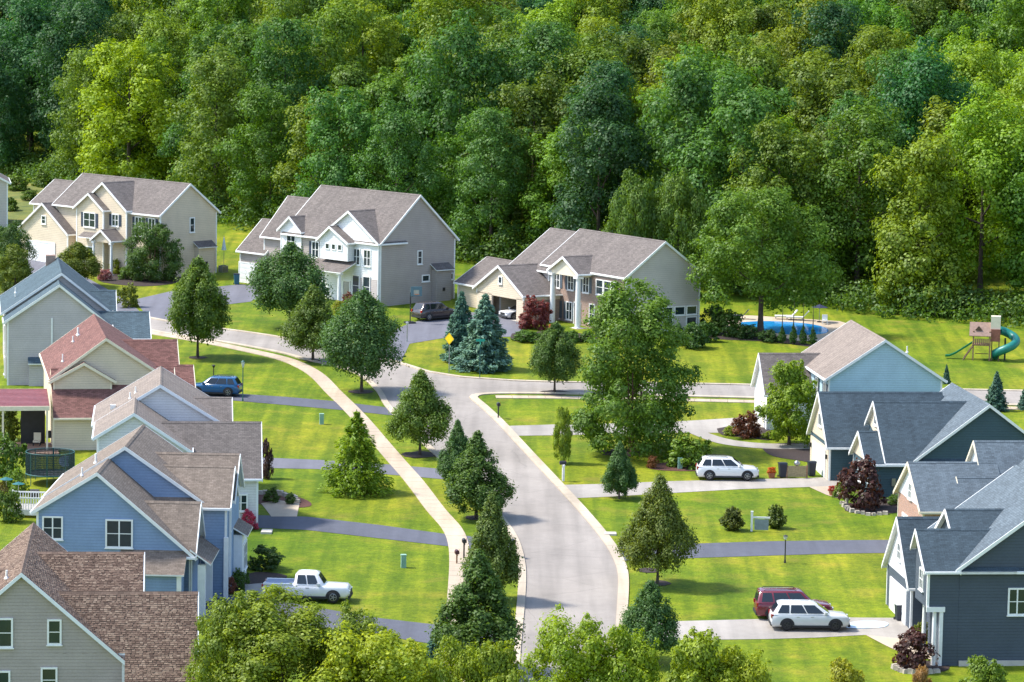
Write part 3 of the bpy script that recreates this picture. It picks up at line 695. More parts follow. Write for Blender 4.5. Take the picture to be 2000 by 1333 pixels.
# --- nearest house: its street wings carry real shingle tabs
def shingle_field(root, axis, a0, a1, br, zr, be, ze, mat, lift=0.012, seed=1):
    P = mapper(axis); run = math.hypot(be - br, ze - zr); n = int(run / 0.125); w = 0.22; m = int((a1 - a0) / w) + 2
    rg = np.random.default_rng(seed); vs = []; fs = []; rn = []
    db, dzz = (br - be) / run, (zr - ze) / run; nb, nz = -dzz * (1 if db > 0 else -1), abs(db)
    for i in range(n):
        off = rg.uniform(0, w); t0 = i * 0.125; t1 = min(t0 + 0.15, run)
        for j in range(m):
            x0 = a0 + j * w - off + rg.uniform(-.02, .02); x1 = x0 + w * rg.uniform(.78, .97)
            x0 = max(x0, a0); x1 = min(x1, a1)
            if x1 - x0 < .05: continue
            hh = lift + rg.uniform(.012, .035); k = len(vs)
            for (t, e) in ((t0 - rg.uniform(0, .02), hh), (t1, lift * .4)):
                for x in (x0, x1): vs.append(P(x, be + db * t + nb * e, ze + dzz * t + nz * e))
            for x in (x0, x1): vs.append(P(x, be + db * t0, ze + dzz * t0))
            up = axis == 'x'
            flip = (br > be) != up
            q = [(k, k + 1, k + 3, k + 2), (k + 4, k + 5, k + 1, k)]
            fs += [tuple(reversed(f)) for f in q] if flip else q
            r = rg.random(); rn += [r, r]
    me = bpy.data.meshes.new('shingles'); me.from_pydata(vs, [], fs); me.materials.append(mat)
    at = me.attributes.new('rnd', 'FLOAT', 'FACE'); at.data.foreach_set('value', rn); me.update()
    o = link('shingles', me, root); o['kind'] = 'stuff'; return o
tabm, tn, tl, tb_ = nm('shingle_tabs')
_at = tn.new('ShaderNodeAttribute'); _at.attribute_name = 'rnd'
_c = ramp(tn, tl, _at.outputs['Fac'], [(0.0, (0.10, 0.066, 0.05)), (0.4, (0.165, 0.112, 0.085)), (0.75, (0.205, 0.145, 0.108)), (1.0, (0.27, 0.20, 0.15))])
_c = mix(tn, tl, 1.0, _c, ramp(tn, tl, noise(tn, tl, 0.5), [(0.3, (.85,) * 3), (.7, (1.12,) * 3)]), 'MULTIPLY')
tl.new(_c, tb_.inputs['Base Color']); tb_.inputs['Roughness'].default_value = 0.92; tb_.inputs['Specular IOR Level'].default_value = 0.2
RF_NEAR = shingle('near_brown_shingles', (0.16, 0.11, 0.085), 0.3)
h = house('taupe house with brown tabbed shingle roof below the blue house', (-28, 205), -5.3)
r1 = block(h, 'y', 0, 17.2, -4.6, 6.05, 5.2, 3.5, -.25, 9.0, S_TAUPE, RF_NEAR, TRIMBLUE)
r2 = block(h, 'x', 0, 6.75, 5.4, 12.6, 5.6, 5.6, 9.0, 8.6, S_TAUPE, RF_NEAR, TRIMBLUE, ends=(0, 1))
r3 = block(h, 'x', 5.75, 10.0, -1.6, 7.6, 1.9, 3.4, 3.0, 7.3, S_TAUPE, RF_NEAR, TRIMBLUE, ends=(0, 1))
r3b = block(h, 'x', 1, 5.75, .33, 7.6, 4.17, 3.4, 3.0, 7.3, S_TAUPE, RF_NEAR, TRIMBLUE, ends=(0, 0), walls=False, gutters=False)
boxpart(h, 'wall', 4.6, 5.98, .33, .5, 3.0, 4.05, S_TAUPE)
r4 = block(h, 'x', -6.5, 0, 4.5, 10, 6.0, 6.0, 7.2, 7.9, S_TAUPE, RF_NEAR, TRIMBLUE, ends=(0, 1))
shingle_field(r1, 'y', .05, 17.1, -.25, 9.0, 6.05, 3.5, tabm, seed=3); shingle_field(r1, 'y', .05, 17.1, -.25, 9.0, -4.6, 5.2, tabm, seed=4)
shingle_field(r2, 'x', .6, 6.7, 9.0, 8.6, 5.4, 5.6, tabm, seed=5); shingle_field(r3, 'x', 5.75, 9.95, 3.0, 7.3, -1.6, 1.9, tabm, seed=6); shingle_field(r3b, 'x', 1.6, 5.75, 3.0, 7.3, .33, 4.17, tabm, seed=7)
window(h, '-y', .28, 1.65, 5.45, .62, 1.3, 1, 2); window(h, '-y', .28, -1.4, 5.4, 1.1, 1.55, 1, 2); window(h, '-y', .28, 1.35, 2.6, .75, 1.3, 1, 2); window(h, '-y', .28, -1.6, 2.3, 1.2, 1.5, 2, 2)
pipe(h, -1.2, 2.2, 8.3, .45, .07)

# --- right row, far to near
h = house('sky blue house with pale tan roof and white side wing', (31.5, 302), -6.3)
block(h, 'y', 0, 14.6, -4.9, 5.6, 5.55, 5.45, .2, 8.95, S_SKY, RF_PINK)
block(h, 'x', -8.9, -2, 6.5, 13.2, 3.3, 3.3, 9.9, 6.55, S_WHITE, RF_BROWN, ends=(1, 0))
for z in (4.2, 1.5):
    for yy in (1.6, 5.2): window(h, '-x', -4.57, yy, z, 1.0, 1.5, 2, 2, WHITE, SH_BLUE)
door(h, '-x', -8.62, 8.2, .3, .9, 2.1, CREAMTRIM); pipe(h, 3.2, 5, 7.3, .5)

h = house('dark teal house with slate blue roof and stepped cream-edged front gables', (36.4, 279), -6.4)
block(h, 'y', 0, 13, -4.85, 7.2, 2.8, 3.0, 1.25, 7.4, S_TEAL, RF_GREY)
block(h, 'x', -10.3, 0, 6.8, 15.2, 2.95, 2.95, 11, 6.9, S_TEAL, RF_SLATE_SHADE, panel=S_CREAM, ends=(1, 0))
block(h, 'x', -8.6, 0, -.15, 6.2, 2.65, 2.65, 3.0, 4.85, S_TEAL, RF_SLATE_SHADE, panel=S_CREAM, ends=(1, 0))
block(h, 'x', -7.0, 1.0, -.1, 8.0, 2.72, 4.75, 5.1, 6.95, S_TEAL, RF_SLATE_SHADE, zb=1.0, corners=False, panel=S_CREAM, ends=(1, 0))
boxpart(h, 'garage_front', -10.08, -9.98, 7.3, 14.7, -1, 2.8, S_CREAM)
garage_door(h, '-x', -10.1, 10.9, .15, 5.2, 2.25); window(h, '-x', -10.02, 11, 4.6, 1.2, .9, 2, 1)
window(h, '-x', -6.72, 5.1, 5.5, .8, .8, 1, 1); window(h, '-x', -8.32, 3, 1.6, 1.2, 1.4)
for z, yy in ((1.9, 7.6), (1.9, 14.2)): boxpart(h, 'wall_lantern', -10.25, -10.1, yy - .08, yy + .08, z, z + .35, DARK)
mtr = boxpart(h, 'meter_box', -6.4, -6.1, .05, .16, .9, 1.5, STEEL)

h = house('brick house with blue-grey roof and steep cream front gables', (33, 254), -6)
block(h, 'x', -3.6, 3, -.1, 9.0, 3.85, 3.85, 4.5, 6.75, BRICK2, RF_GREY, CREAMTRIM, panel=S_WHITE, ends=(1, 0))
block(h, 'x', 1.6, 8, 1.6, 10.4, 4.3, 4.3, 6, 8.1, BRICK2, RF_GREY, CREAMTRIM, panel=S_WHITE, ends=(1, 0))
block(h, 'x', -.3, 3, 1.0, 5.0, 4.2, 4.2, 3.0, 5.9, BRICK2, RF_GREY, CREAMTRIM, ends=(1, 0))
block(h, 'y', -2.0, 12, 1.2, 11, 4.0, 3.8, 5.4, 7.2, BRICK2, RF_GREY, CREAMTRIM)
window(h, '-x', -3.32, 4.5, 4.6, .8, 1.0); window(h, '-x', 1.88, 6, 5.6, .9, 1.2); garage_door(h, '-x', -3.3, 4.5, .3, 4.8, 2.2)

h = house('charcoal house with slate roof and white trim above burgundy shrub', (30, 223.2), -6)
block(h, 'y', 0, 12, -1.75, 12.5, 6.2, 6.2, 4.9, 11.1, S_DARK, RF_GREY, corners=False)
block(h, 'x', -1.4, 4, -.02, 10, 6.15, 6.15, 5.0, 9.3, S_DARK, RF_SLATE_SHADE, corners=False, ends=(1, 0))
block(h, 'x', -3.75, 2.2, -.02, 4.2, 6.15, 7.0, 3.0, 8.35, S_DARK, RF_SLATE_SHADE, zb=3.75, corners=False, ends=(1, 0))
boxpart(h, 'corner_board', -3.48, -3.32, .29, .45, 3.75, 6.1, WHITE)
boxpart(h, 'wall', -2.5, -1.0, .32, 4.0, -1, 3.9, S_DARK)
block(h, 'x', -2.6, 3, 9.8, 18.2, 3.2, 3.2, 14, 7.25, S_DARK, RF_SLATE_SHADE, panel=S_PALE, ends=(1, 0))
boxpart(h, 'porch_beam', -3.5, -2.3, .2, .31, 3.5, 3.82, WHITE)
boxpart(h, 'corner_board', -2.62, -2.4, .24, .5, -1, 3.5, WHITE)
for y in (.5, 3.4): column(h, -2.9, y, -1, 3.72, .15)
window(h, '-y', .28, 2.35, 4.15, 1.0, 1.55, 2, 2); window(h, '-y', .28, 6, 4.15, 1.0, 1.55, 2, 2); window(h, '-y', .28, 6, 1.4, 1.4, 1.4)
garage_door(h, '-x', -2.32, 14, .4, 5.0, 2.2); window(h, '-x', -2.32, 14, 4.9, .9, 1.0); window(h, '-x', -3.47, 1.9, 5.3, .9, 1.2)
boxpart(h, 'foundation', -1.3, 12.0, .2, .5, -1, .35, CONCRETE_STEP)
boxpart(h, 'meter_box', -.1, .35, .12, .28, .35, .7, STEEL)
# ------------------------------------------------------------------ vegetation
def unit(v): return v / np.maximum(np.linalg.norm(v, axis=1)[:, None], 1e-6)
def leaf_mesh(name, pos, nrm, size, rg, mat, aspect=0.7, long=None):
    """Every leaf spray is one small folded face at its own place, heading and tint."""
    n = len(pos); nrm = unit(nrm); t = rg.normal(size=(n, 3))
    if long is not None: t = long + 0.25 * t
    t = unit(t - nrm * np.sum(t * nrm, 1)[:, None]); b = np.cross(nrm, t)
    s = (size * rg.uniform(0.65, 1.35, n))[:, None]
    fold = rg.uniform(-.18, .18, n)[:, None] * s
    V = np.stack([pos - t * s * .5 + nrm * fold, pos - b * s * .5 * aspect, pos + t * s * .5 + nrm * fold, pos + b * s * .5 * aspect], 1).reshape(-1, 3)
    me = bpy.data.meshes.new(name); me.vertices.add(4 * n); me.vertices.foreach_set('co', V.astype(np.float32).ravel())
    me.loops.add(4 * n); me.loops.foreach_set('vertex_index', np.arange(4 * n, dtype=np.int32))
    me.polygons.add(n); me.polygons.foreach_set('loop_start', np.arange(0, 4 * n, 4, dtype=np.int32))
    me.update(calc_edges=True)
    a = me.attributes.new('rnd', 'FLOAT', 'FACE'); a.data.foreach_set('value', rg.random(n).astype(np.float32))
    me.materials.append(mat); return me
def fill_clumps(C, Rr, n, rg, out=None, flat_=0.8, shell=0.55):
    """Leaf positions on the outer shells of clumps; returns position and outward direction."""
    w = Rr ** 2; idx = rg.choice(len(C), n, p=w / w.sum())
    d = unit(rg.normal(size=(n, 3)) + (0.5 * out[idx] if out is not None else 0) + np.array([0, 0, .35]))
    rad = (shell + (1 - shell) * rg.random(n)) * Rr[idx] * (1 + .25 * rg.normal(size=n).clip(-1, 1.6))
    p = C[idx] + d * rad[:, None] * np.array([1, 1, flat_])
    return p, d
def crown_broad(name, seed, n=11000, leaf=.42, lobes=38, top=.75, cr=.30, pw=.62, base=0.0):
    """Broad crown in a unit box: radius 0.5 (x,y), z from base to 1; irregular, made of foliage masses."""
    rg = np.random.default_rng(seed)
    t = (np.arange(lobes) + rg.random(lobes)) / lobes; a = np.arange(lobes) * 2.399 + rg.uniform(-.5, .5, lobes)
    prof = np.sin(np.pi * np.clip(.24 + .70 * t, 0, 1)) ** pw
    lump = 1 + .22 * np.sin(2 * a + rg.uniform(0, 6)) * rg.uniform(.5, 1, lobes)
    rr = .40 * prof * rg.uniform(.62, 1.02, lobes) * lump
    rr[rg.random(lobes) < .16] *= .35
    z = base + (1 - base) * (.06 + .86 * t) + rg.normal(0, .02, lobes)
    C = np.stack([rr * np.cos(a), rr * np.sin(a), z], 1)
    k = cr * rg.uniform(.55, 1.15, lobes) * .5
    out = unit(C - np.array([0, 0, base + .45 * (1 - base)]))
    return C, k, out, rg
def make_crown(name, seed, dims, n, leaf, lobes=38, cr=.30, base=0., mat=None, flat_=.85, up=.3, aspect=.7, rand=.6, pw=.62):
    C, k, out, rg = crown_broad(name, seed, lobes=lobes, cr=cr, base=base, pw=pw)
    D = np.array(dims); C = C * D; k = k * (D[0] * .6 + D[2] * .4)
    # small outer twiggy tufts break the outline
    m = lobes * 3; idx = rg.integers(0, lobes, m); d = unit(rg.normal(size=(m, 3)) + out[idx] + np.array([0, 0, .3]))
    C2 = C[idx] + d * k[idx][:, None] * rg.uniform(.75, 1.15, m)[:, None]; k2 = k[idx] * rg.uniform(.22, .42, m)
    p, dd = fill_clumps(np.concatenate([C, C2]), np.concatenate([k, k2]), n, rg, np.concatenate([out, unit(out[idx] + d)]), flat_)
    nrm = dd + np.array([0, 0, up]) + rand * rg.normal(size=p.shape) * .42
    return leaf_mesh(name, p, nrm, leaf, rg, mat or LEAF, aspect)
def make_tear(name, seed, W, H, n, leaf, zbase, fat=.33, mat=None, tip=1.2):
    """Dense teardrop crown of ascending sprays (street pears)."""
    rg = np.random.default_rng(seed); m = 150
    t = ((np.arange(m) + rg.random(m)) / m) ** .95; a = rg.permutation(m) * 2.399 + rg.normal(0, .3, m)
    def prof(t): return np.where(t < fat, np.sqrt(np.clip(1 - ((fat - t) / fat) ** 2 * .85, 0, 1)), np.clip(1 - ((t - fat) / (1 - fat)) ** tip, 0, 1))
    ph = rg.uniform(0, 6, 3)
    lump = 1 + .07 * np.sin(3 * a + ph[0] + 5 * t) + .06 * np.sin(2 * a + ph[1] - 7 * t)
    r = W * .5 * prof(t) * lump * np.where(rg.random(m) < .3, rg.uniform(.15, .6, m), rg.uniform(.7, .92, m))
    C = np.stack([r * np.cos(a), r * np.sin(a), zbase + (H - zbase) * (.03 + .93 * t)], 1)
    k = W * rg.uniform(.09, .15, m) * (.45 + .75 * prof(t)); out = unit(np.stack([np.cos(a), np.sin(a), .55 + 0 * a], 1))
    p, d = fill_clumps(C, k, n, rg, out, 1.25, .45)
    nrm = d * .9 + np.array([0, 0, .3]) + .35 * rg.normal(size=p.shape)
    return leaf_mesh(name, p, nrm, leaf, rg, mat or LEAF, .65)
def make_conifer(name, seed, W, H, n, leaf, layers=15, droop=.12, zb=.03, soft=0., mat=None, power=.9):
    """Whorls of flat drooping boughs around a stem."""
    rg = np.random.default_rng(seed); P = []; L = []; N = []
    per = n // (layers * 9)
    for i in range(layers):
        t = i / (layers - 1); z0 = H * (zb + (1 - zb) * t * .97); Rr = W * .5 * (1 - t) ** power * rg.uniform(.9, 1.08) + .03 * W
        nb = max(5, int(11 * (1 - .5 * t))); q0 = rg.uniform(0, 6)
        for j in range(nb):
            a = q0 + 2 * math.pi * j / nb + rg.normal(0, .15); rb = Rr * rg.uniform(.72, 1.1)
            m = int(per * 9 / nb * (.35 + 1.2 * (1 - t))) + 6
            s = rg.random(m) ** .55; wd = (rb * .34 + .05 * W) * (1 - s * .7) * rg.uniform(-1, 1, m)
            dz = H / layers * rg.uniform(-.5, .45, m) * (.5 + soft) - droop * rb * s ** 1.5 + .05 * rb * s ** 4
            dirv = np.array([math.cos(a), math.sin(a), 0]); sd = np.array([-math.sin(a), math.cos(a), 0])
            P.append(dirv * (s * rb)[:, None] + sd * wd[:, None] + np.array([0, 0, 1]) * (z0 + dz)[:, None])
            L.append(np.repeat((dirv + np.array([0, 0, -.15]))[None], m, 0) + sd * (wd / (rb + .01))[:, None])
            N.append(np.array([0, 0, 1]) + .35 * dirv + .5 * rg.normal(size=(m, 3)))
    m = n // 25
    P.append(np.stack([rg.normal(0, .012 * W, m), rg.normal(0, .012 * W, m), H * (.9 + .1 * rg.random(m))], 1)); L.append(np.tile([0, 0, 1.], (m, 1))); N.append(rg.normal(size=(m, 3)))
    return leaf_mesh(name, np.concatenate(P), np.concatenate(N), leaf, rg, mat or NEEDLE, .38, np.concatenate(L))
def trunk_mesh(name, H, r, limbs=5, seed=0, lean=.02, top=.75, spread=.3, mat=None, stems=1):
    rg = random.Random(seed); mb = MB()
    for s in range(stems):
        q = 2 * math.pi * s / max(stems, 1); ox = (r * 1.2 * math.cos(q), r * 1.2 * math.sin(q)) if stems > 1 else (0, 0)
        sp = spread * .5 if stems > 1 else 0
        pts = []; k = 7
        for i in range(k):
            t = i / (k - 1); w = lean * H * (t ** 1.3)
            pts.append((ox[0] + math.cos(q) * sp * H * t * .4 + rg.uniform(-.3, .3) * w, ox[1] + math.sin(q) * sp * H * t * .4 + rg.uniform(-.3, .3) * w, -0.3 + (H * top + .3) * t))
        mb.tube(pts, [r * (1.35 if i == 0 else 1) * (1 - .8 * i / (k - 1)) for i in range(k)], 8)
        for j in range(limbs):
            t = .32 + .6 * (j + rg.random() * .6) / limbs; i = min(int(t * (k - 1)), k - 2); p = Vector(pts[i]).lerp(Vector(pts[i + 1]), t * (k - 1) - i)
            a = j * 2.4 + rg.uniform(-.4, .4); ln = H * spread * (1.15 - t * .7)
            d = Vector((math.cos(a), math.sin(a), 0)); e = p + d * ln + Vector((0, 0, ln * rg.uniform(.5, .9)))
            m = p.lerp(e, .5) + Vector((0, 0, -ln * .08)); rr = r * (1 - .75 * t) * .6
            mb.tube([p, m, e], [rr, rr * .7, rr * .25], 6)
    me = mb.mesh(name, mat or BARK); return me
def plant(name, label, cat, loc, crown, trunk, tint, scale=(1, 1, 1), rz=0., group=None, cname='crown'):
    o = thing(name, label, cat, loc, rz, group, scale)
    c = link(cname, crown, o); c.color = (*tint, 1)
    if trunk: link('trunk', trunk, o)
    return o
def pxm(y_px, x=1000):
    g = G(x, y_px); return F / (np.dot(np.array(g) - np.array([0, 0, CZ]), _fw))

# --- forest: eleven crown models, individual trees
FOREST = []
for i in range(11):
    w = [13, 12, 14.5, 11, 13, 15, 12, 10, 14, 9.5, 12.5][i]; hgt = [20, 22, 21, 19, 23, 20, 24, 18, 22, 17, 21][i]
    FOREST.append((make_crown('crown', 100 + i, (w, w * .95, hgt), 21000, .36, lobes=[40, 34, 46, 30, 44, 50, 40, 28, 48, 26, 36][i], cr=[.30, .34, .27, .36, .29, .26, .31, .36, .27, .38, .32][i], base=[.02, .08, .02, .06, .1, .02, .12, .02, .06, .02, .08][i], up=.35), w, hgt))
FTRUNK = [trunk_mesh('trunk', 19, .32, 6, s, top=.85, spread=.22) for s in range(3)]
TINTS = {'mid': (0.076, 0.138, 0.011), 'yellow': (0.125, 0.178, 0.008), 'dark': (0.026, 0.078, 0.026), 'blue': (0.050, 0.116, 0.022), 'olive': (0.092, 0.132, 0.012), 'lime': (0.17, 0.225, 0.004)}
FLAB = {'mid': 'mid green broadleaf tree in the forest behind the houses', 'yellow': 'yellow-green broadleaf tree in the forest behind the houses',
        'dark': 'dark green tree in the shaded part of the forest', 'blue': 'bluish green broadleaf tree in the forest behind the houses', 'olive': 'olive green broadleaf tree in the forest behind the houses'}
fr = random.Random(12)
placed = []
def forest_tree(x, y, k, kind, s, label=None, jit=.25):
    cm, w, hh = FOREST[k]
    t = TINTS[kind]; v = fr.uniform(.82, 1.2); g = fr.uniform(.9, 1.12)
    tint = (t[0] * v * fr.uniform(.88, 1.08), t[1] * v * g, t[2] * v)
    z = gz(x, y)
    xs = x / y * F + 1000; dd_ = y - edge(x)
    where = next(n for lim, n in ((140, 'dark forest beyond the meadow'), (440, 'forest behind the cream house'), (900, 'forest behind the white-fronted house'), (1370, 'forest behind the columned house'), (1680, 'forest behind the swimming pool'), (9999, 'forest behind the playset')) if xs < lim)
    zone = 'at the open edge of the ' if dd_ < 9 else 'inside the ' if dd_ < 30 else 'midway up the ' if dd_ < 65 else 'high up the '
    word = {'mid': 'mid green', 'yellow': 'yellow-green', 'dark': 'dark green', 'blue': 'bluish green', 'olive': 'olive green', 'lime': ''}[kind]
    lab_ = ('tall ' if s > 1 else 'smaller ') + word + ' tree ' + zone + where
    o = thing('forest_tree', label or lab_, 'tree', (x, y, z), fr.uniform(0, 6.28), None if label else lab_.replace('tree ', 'trees '), (s, s, s * fr.uniform(.92, 1.1)))
    c = link('crown', cm, o); c.color = (*tint, 1); link('trunk', FTRUNK[fr.randrange(3)], o, scale=(1, 1, hh / 20))
lime = (-51.8, 480)
forest_tree(*lime, 5, 'lime', 1.16, 'bright lime yellow tree standing out at the edge of dark forest')
forest_tree(-38.2, 457, 4, 'olive', .98, 'tall olive tree with gold-tinted top beside the lime yellow tree')
placed += [lime, (-38.2, 457)]
yy = 366.0
while yy < 560:
    half = 0.147 * yy + 7; xx = -half + fr.uniform(0, 6)
    while xx < half:
        x = xx + fr.uniform(-2.6, 2.6); y = yy + fr.uniform(-2.8, 2.8); d = y - edge(x); xx += 8.6
        if d < 0 or d > (118 if x < 10 else 160): continue
        if any((x - a) ** 2 + (y - b) ** 2 < 42 for a, b in placed): continue
        if (y < 484 and 120 < x / y * F + 1000 < 370) or (y < 460 and 350 < x / y * F + 1000 < 520): continue
        placed.append((x, y))
        xs = x / y * F + 1000
        if xs < 190 and fr.random() < .9: kind = 'dark'  # shadowed left side of the forest is put into a darker leaf tint
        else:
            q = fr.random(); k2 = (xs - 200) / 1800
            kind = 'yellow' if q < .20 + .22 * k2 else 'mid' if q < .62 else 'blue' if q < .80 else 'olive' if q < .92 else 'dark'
        s = fr.uniform(.82, 1.12) * (.85 if d < 6 else 1)
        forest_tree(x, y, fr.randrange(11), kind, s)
    yy += 8.2
print('forest trees', len(placed))
# forest fringe: low growth nobody could count
def fringe():
    rg = np.random.default_rng(5); C = []; k = []
    for i in range(900):
        x = rg.uniform(-78, 62); d = rg.uniform(-2.0, 9); y = edge(x) + d; r = rg.uniform(.8, 2.4) * (1 if d > 1 else .55)
        C.append((x, y, gz(x, y) + r * rg.uniform(.3, 1.1))); k.append(r)
    C = np.array(C); k = np.array(k); p, d = fill_clumps(C, k, 60000, rg, None, .9, .5)
    me = leaf_mesh('undergrowth', p, d + np.array([0, 0, .4]) + .5 * rg.normal(size=p.shape), .36, rg, LEAF)
    o = link('undergrowth', me); o.color = (0.055, 0.105, 0.015, 1); tag(o, 'low leafy undergrowth along the forest edge', 'undergrowth', kind='stuff')
fringe()

# --- street pears
PEARS = [make_tear('crown', 40 + i, w, 8.0, 27000, .19, zb, f, tip=tp) for i, (w, zb, f, tp) in enumerate(((5.2, 1.4, .30, 1.6), (5.6, 1.2, .22, 1.15), (6.2, 1.4, .30, 1.7), (4.6, .5, .26, 1.05)))]
PTRUNK = trunk_mesh('trunk', 8, .13, 7, 3, top=.8, spread=.2)
def pear(px, py, top, width, tint, label, k, group=None):
    tint = tuple(v * 1.22 for v in tint); g = G(px, py); s = pxm(py, px); H = (py - top) / s; W = width / s; bw = (5.2, 5.6, 6.2, 4.6)[k]
    plant('pear_tree', label, 'tree', g, PEARS[k], PTRUNK, tint, (W / bw * 1.05, W / bw * 1.05, H / 8.0), random.uniform(0, 6), group)
DG = (0.048, 0.085, 0.017); DG2 = (0.04, 0.082, 0.024); OL = (0.078, 0.098, 0.016)
pear(386, 699, 500, 106, (0.062, 0.10, 0.012), 'rounded street tree between curved sidewalk and red-roofed house', 0)
pear(611, 705, 556, 112, (0.06, 0.092, 0.014), 'street tree on the verge, smaller of the pair before the white-fronted house', 1)
pear(706, 766, 566, 152, DG2, 'broad dark street tree on the verge opposite the yellow sign', 2)
pear(820, 889, 720, 122, (0.062, 0.10, 0.013), 'egg-shaped street tree with mulch ring between sidewalk and road', 1)
pear(892, 950, 818, 72, DG2, 'slim pointed street tree overlapped by a darker wider one', 3)
pear(930, 1012, 840, 124, DG, 'dark full street tree on the verge beside the road bend', 3)
pear(958, 1175, 958, 104, (0.06, 0.088, 0.016), 'tall narrow olive-tinged street tree beside the black mailbox', 3)
pear(932, 1312, 1070, 162, DG, 'large dark street tree beside the sidewalk above the small blue spruce', 3)
pear(1083, 768, 628, 90, DG, 'dark street tree with black mulch at the side street corner', 0)
pear(1209, 975, 860, 66, DG2, 'small slim dark tree between the two concrete driveways', 3)
pear(1284, 1145, 922, 130, (0.075, 0.095, 0.015), 'bronze-flecked street tree beside the blue-grey asphalt driveway', 1)
pear(1268, 1296, 1130, 122, DG2, 'dark bushy street tree beside the cars\' concrete driveway', 1)
pear(566, 640, 474, 150, DG2, 'wide dark tree hiding the garage end of the white-fronted house', 2)
pear(152, 560, 472, 84, (0.075, 0.095, 0.012), 'olive round tree before the cream house porch', 0)
for px, py, r in ((386, 699, .9), (611, 705, .8), (706, 766, 1.2), (820, 889, 1.5), (1083, 768, 1.5), (1286, 1140, .9), (1265, 1115, .8), (930, 1012, .9), (1215, 885, 1.9)):
    g = G(px, py); n = 18
    flat('mulch_ring', [(g[0] + r * math.cos(6.283 * i / n) * random.uniform(.85, 1.1), g[1] + r * math.sin(6.283 * i / n) * random.uniform(.85, 1.1)) for i in range(n)], MULCH, 0.03)

# --- other garden trees
BROAD = [make_crown('crown', 200 + i, (1.0 * w, 1.0 * w, hh), n, lf, lobes=lo, cr=c, base=b, pw=.45) for i, (w, hh, n, lf, lo, c, b) in enumerate((
    (8, 8, 22000, .22, 46, .32, .06), (11, 14, 46000, .25, 90, .27, .0), (13, 13, 32000, .28, 66, .28, .08), (5, 6, 18000, .19, 34, .36, .06), (10, 10, 26000, .25, 52, .29, .0)))]
BD = ((8, 8), (11, 14), (13, 13), (5, 6), (10, 10))
BTRUNK = trunk_mesh('trunk', 10, .2, 6, 9, top=.8, spread=.28); MULTI = trunk_mesh('trunk', 10, .16, 3, 11, top=.85, spread=.3, stems=3, mat=REDBARK)
def broad(name, px, py, top, width, k, tint, label, trunk=BTRUNK, low=0.0):
    g = G(px, py); s = pxm(py, px); H = (py - top) / s; W = width / s
    o = plant(name, label, 'tree', g, BROAD[k], None, tint, (1, 1, 1), random.uniform(0, 6))
    c = o.children[0]; c.scale = (W / BD[k][0] * 1.0, W / BD[k][0], H / BD[k][1])
    t = link('trunk', trunk, o); t.scale = (H / 10 * 1.1, H / 10 * 1.1, H / 10)
    return o
birch = broad('birch_tree', 1236, 884, 574, 258, 1, (0.074, 0.132, 0.014), 'largest front yard tree, drooping crown and red multi-stem trunk above mulch', MULTI)
birch.rotation_euler.z = 2.4; birch.children[1].scale = (1.0, 1.0, .8)
pooltree = broad('shade_tree', 1485, 652, 376, 262, 2, (0.076, 0.138, 0.012), 'big rounded shade tree beside the swimming pool')
_c = pooltree.children[0]; _c.location.z = 1.9; _c.scale.z *= .87
broad('shade_tree', 1238, 575, 350, 110, 0, (0.075, 0.13, 0.016), 'narrower of two light green trees behind the columned house')
broad('shade_tree', 1322, 578, 346, 120, 0, (0.08, 0.135, 0.016), 'fuller of two light green trees behind the columned house')
broad('ornamental_tree', 296, 547, 436, 120, 4, (0.05, 0.095, 0.018), 'dense low-branched tree covering the cream house living room windows', MULTI)
broad('maple_tree', 1541, 870, 716, 116, 3, (0.125, 0.185, 0.006), 'bright green maple in the mulch bed before the white wing')
broad('garden_tree', 20, 555, 440, 90, 0, (0.045, 0.085, 0.02), 'dark green tree at the edge beside the cream house garage')
broad('garden_tree', 30, 585, 486, 75, 3, (0.085, 0.115, 0.012), 'yellowish green tree behind the slate blue roof')
broad('sapling', 1098, 905, 802, 40, 3, (0.14, 0.19, 0.012), 'thin yellow-green sapling beside the white mailbox')
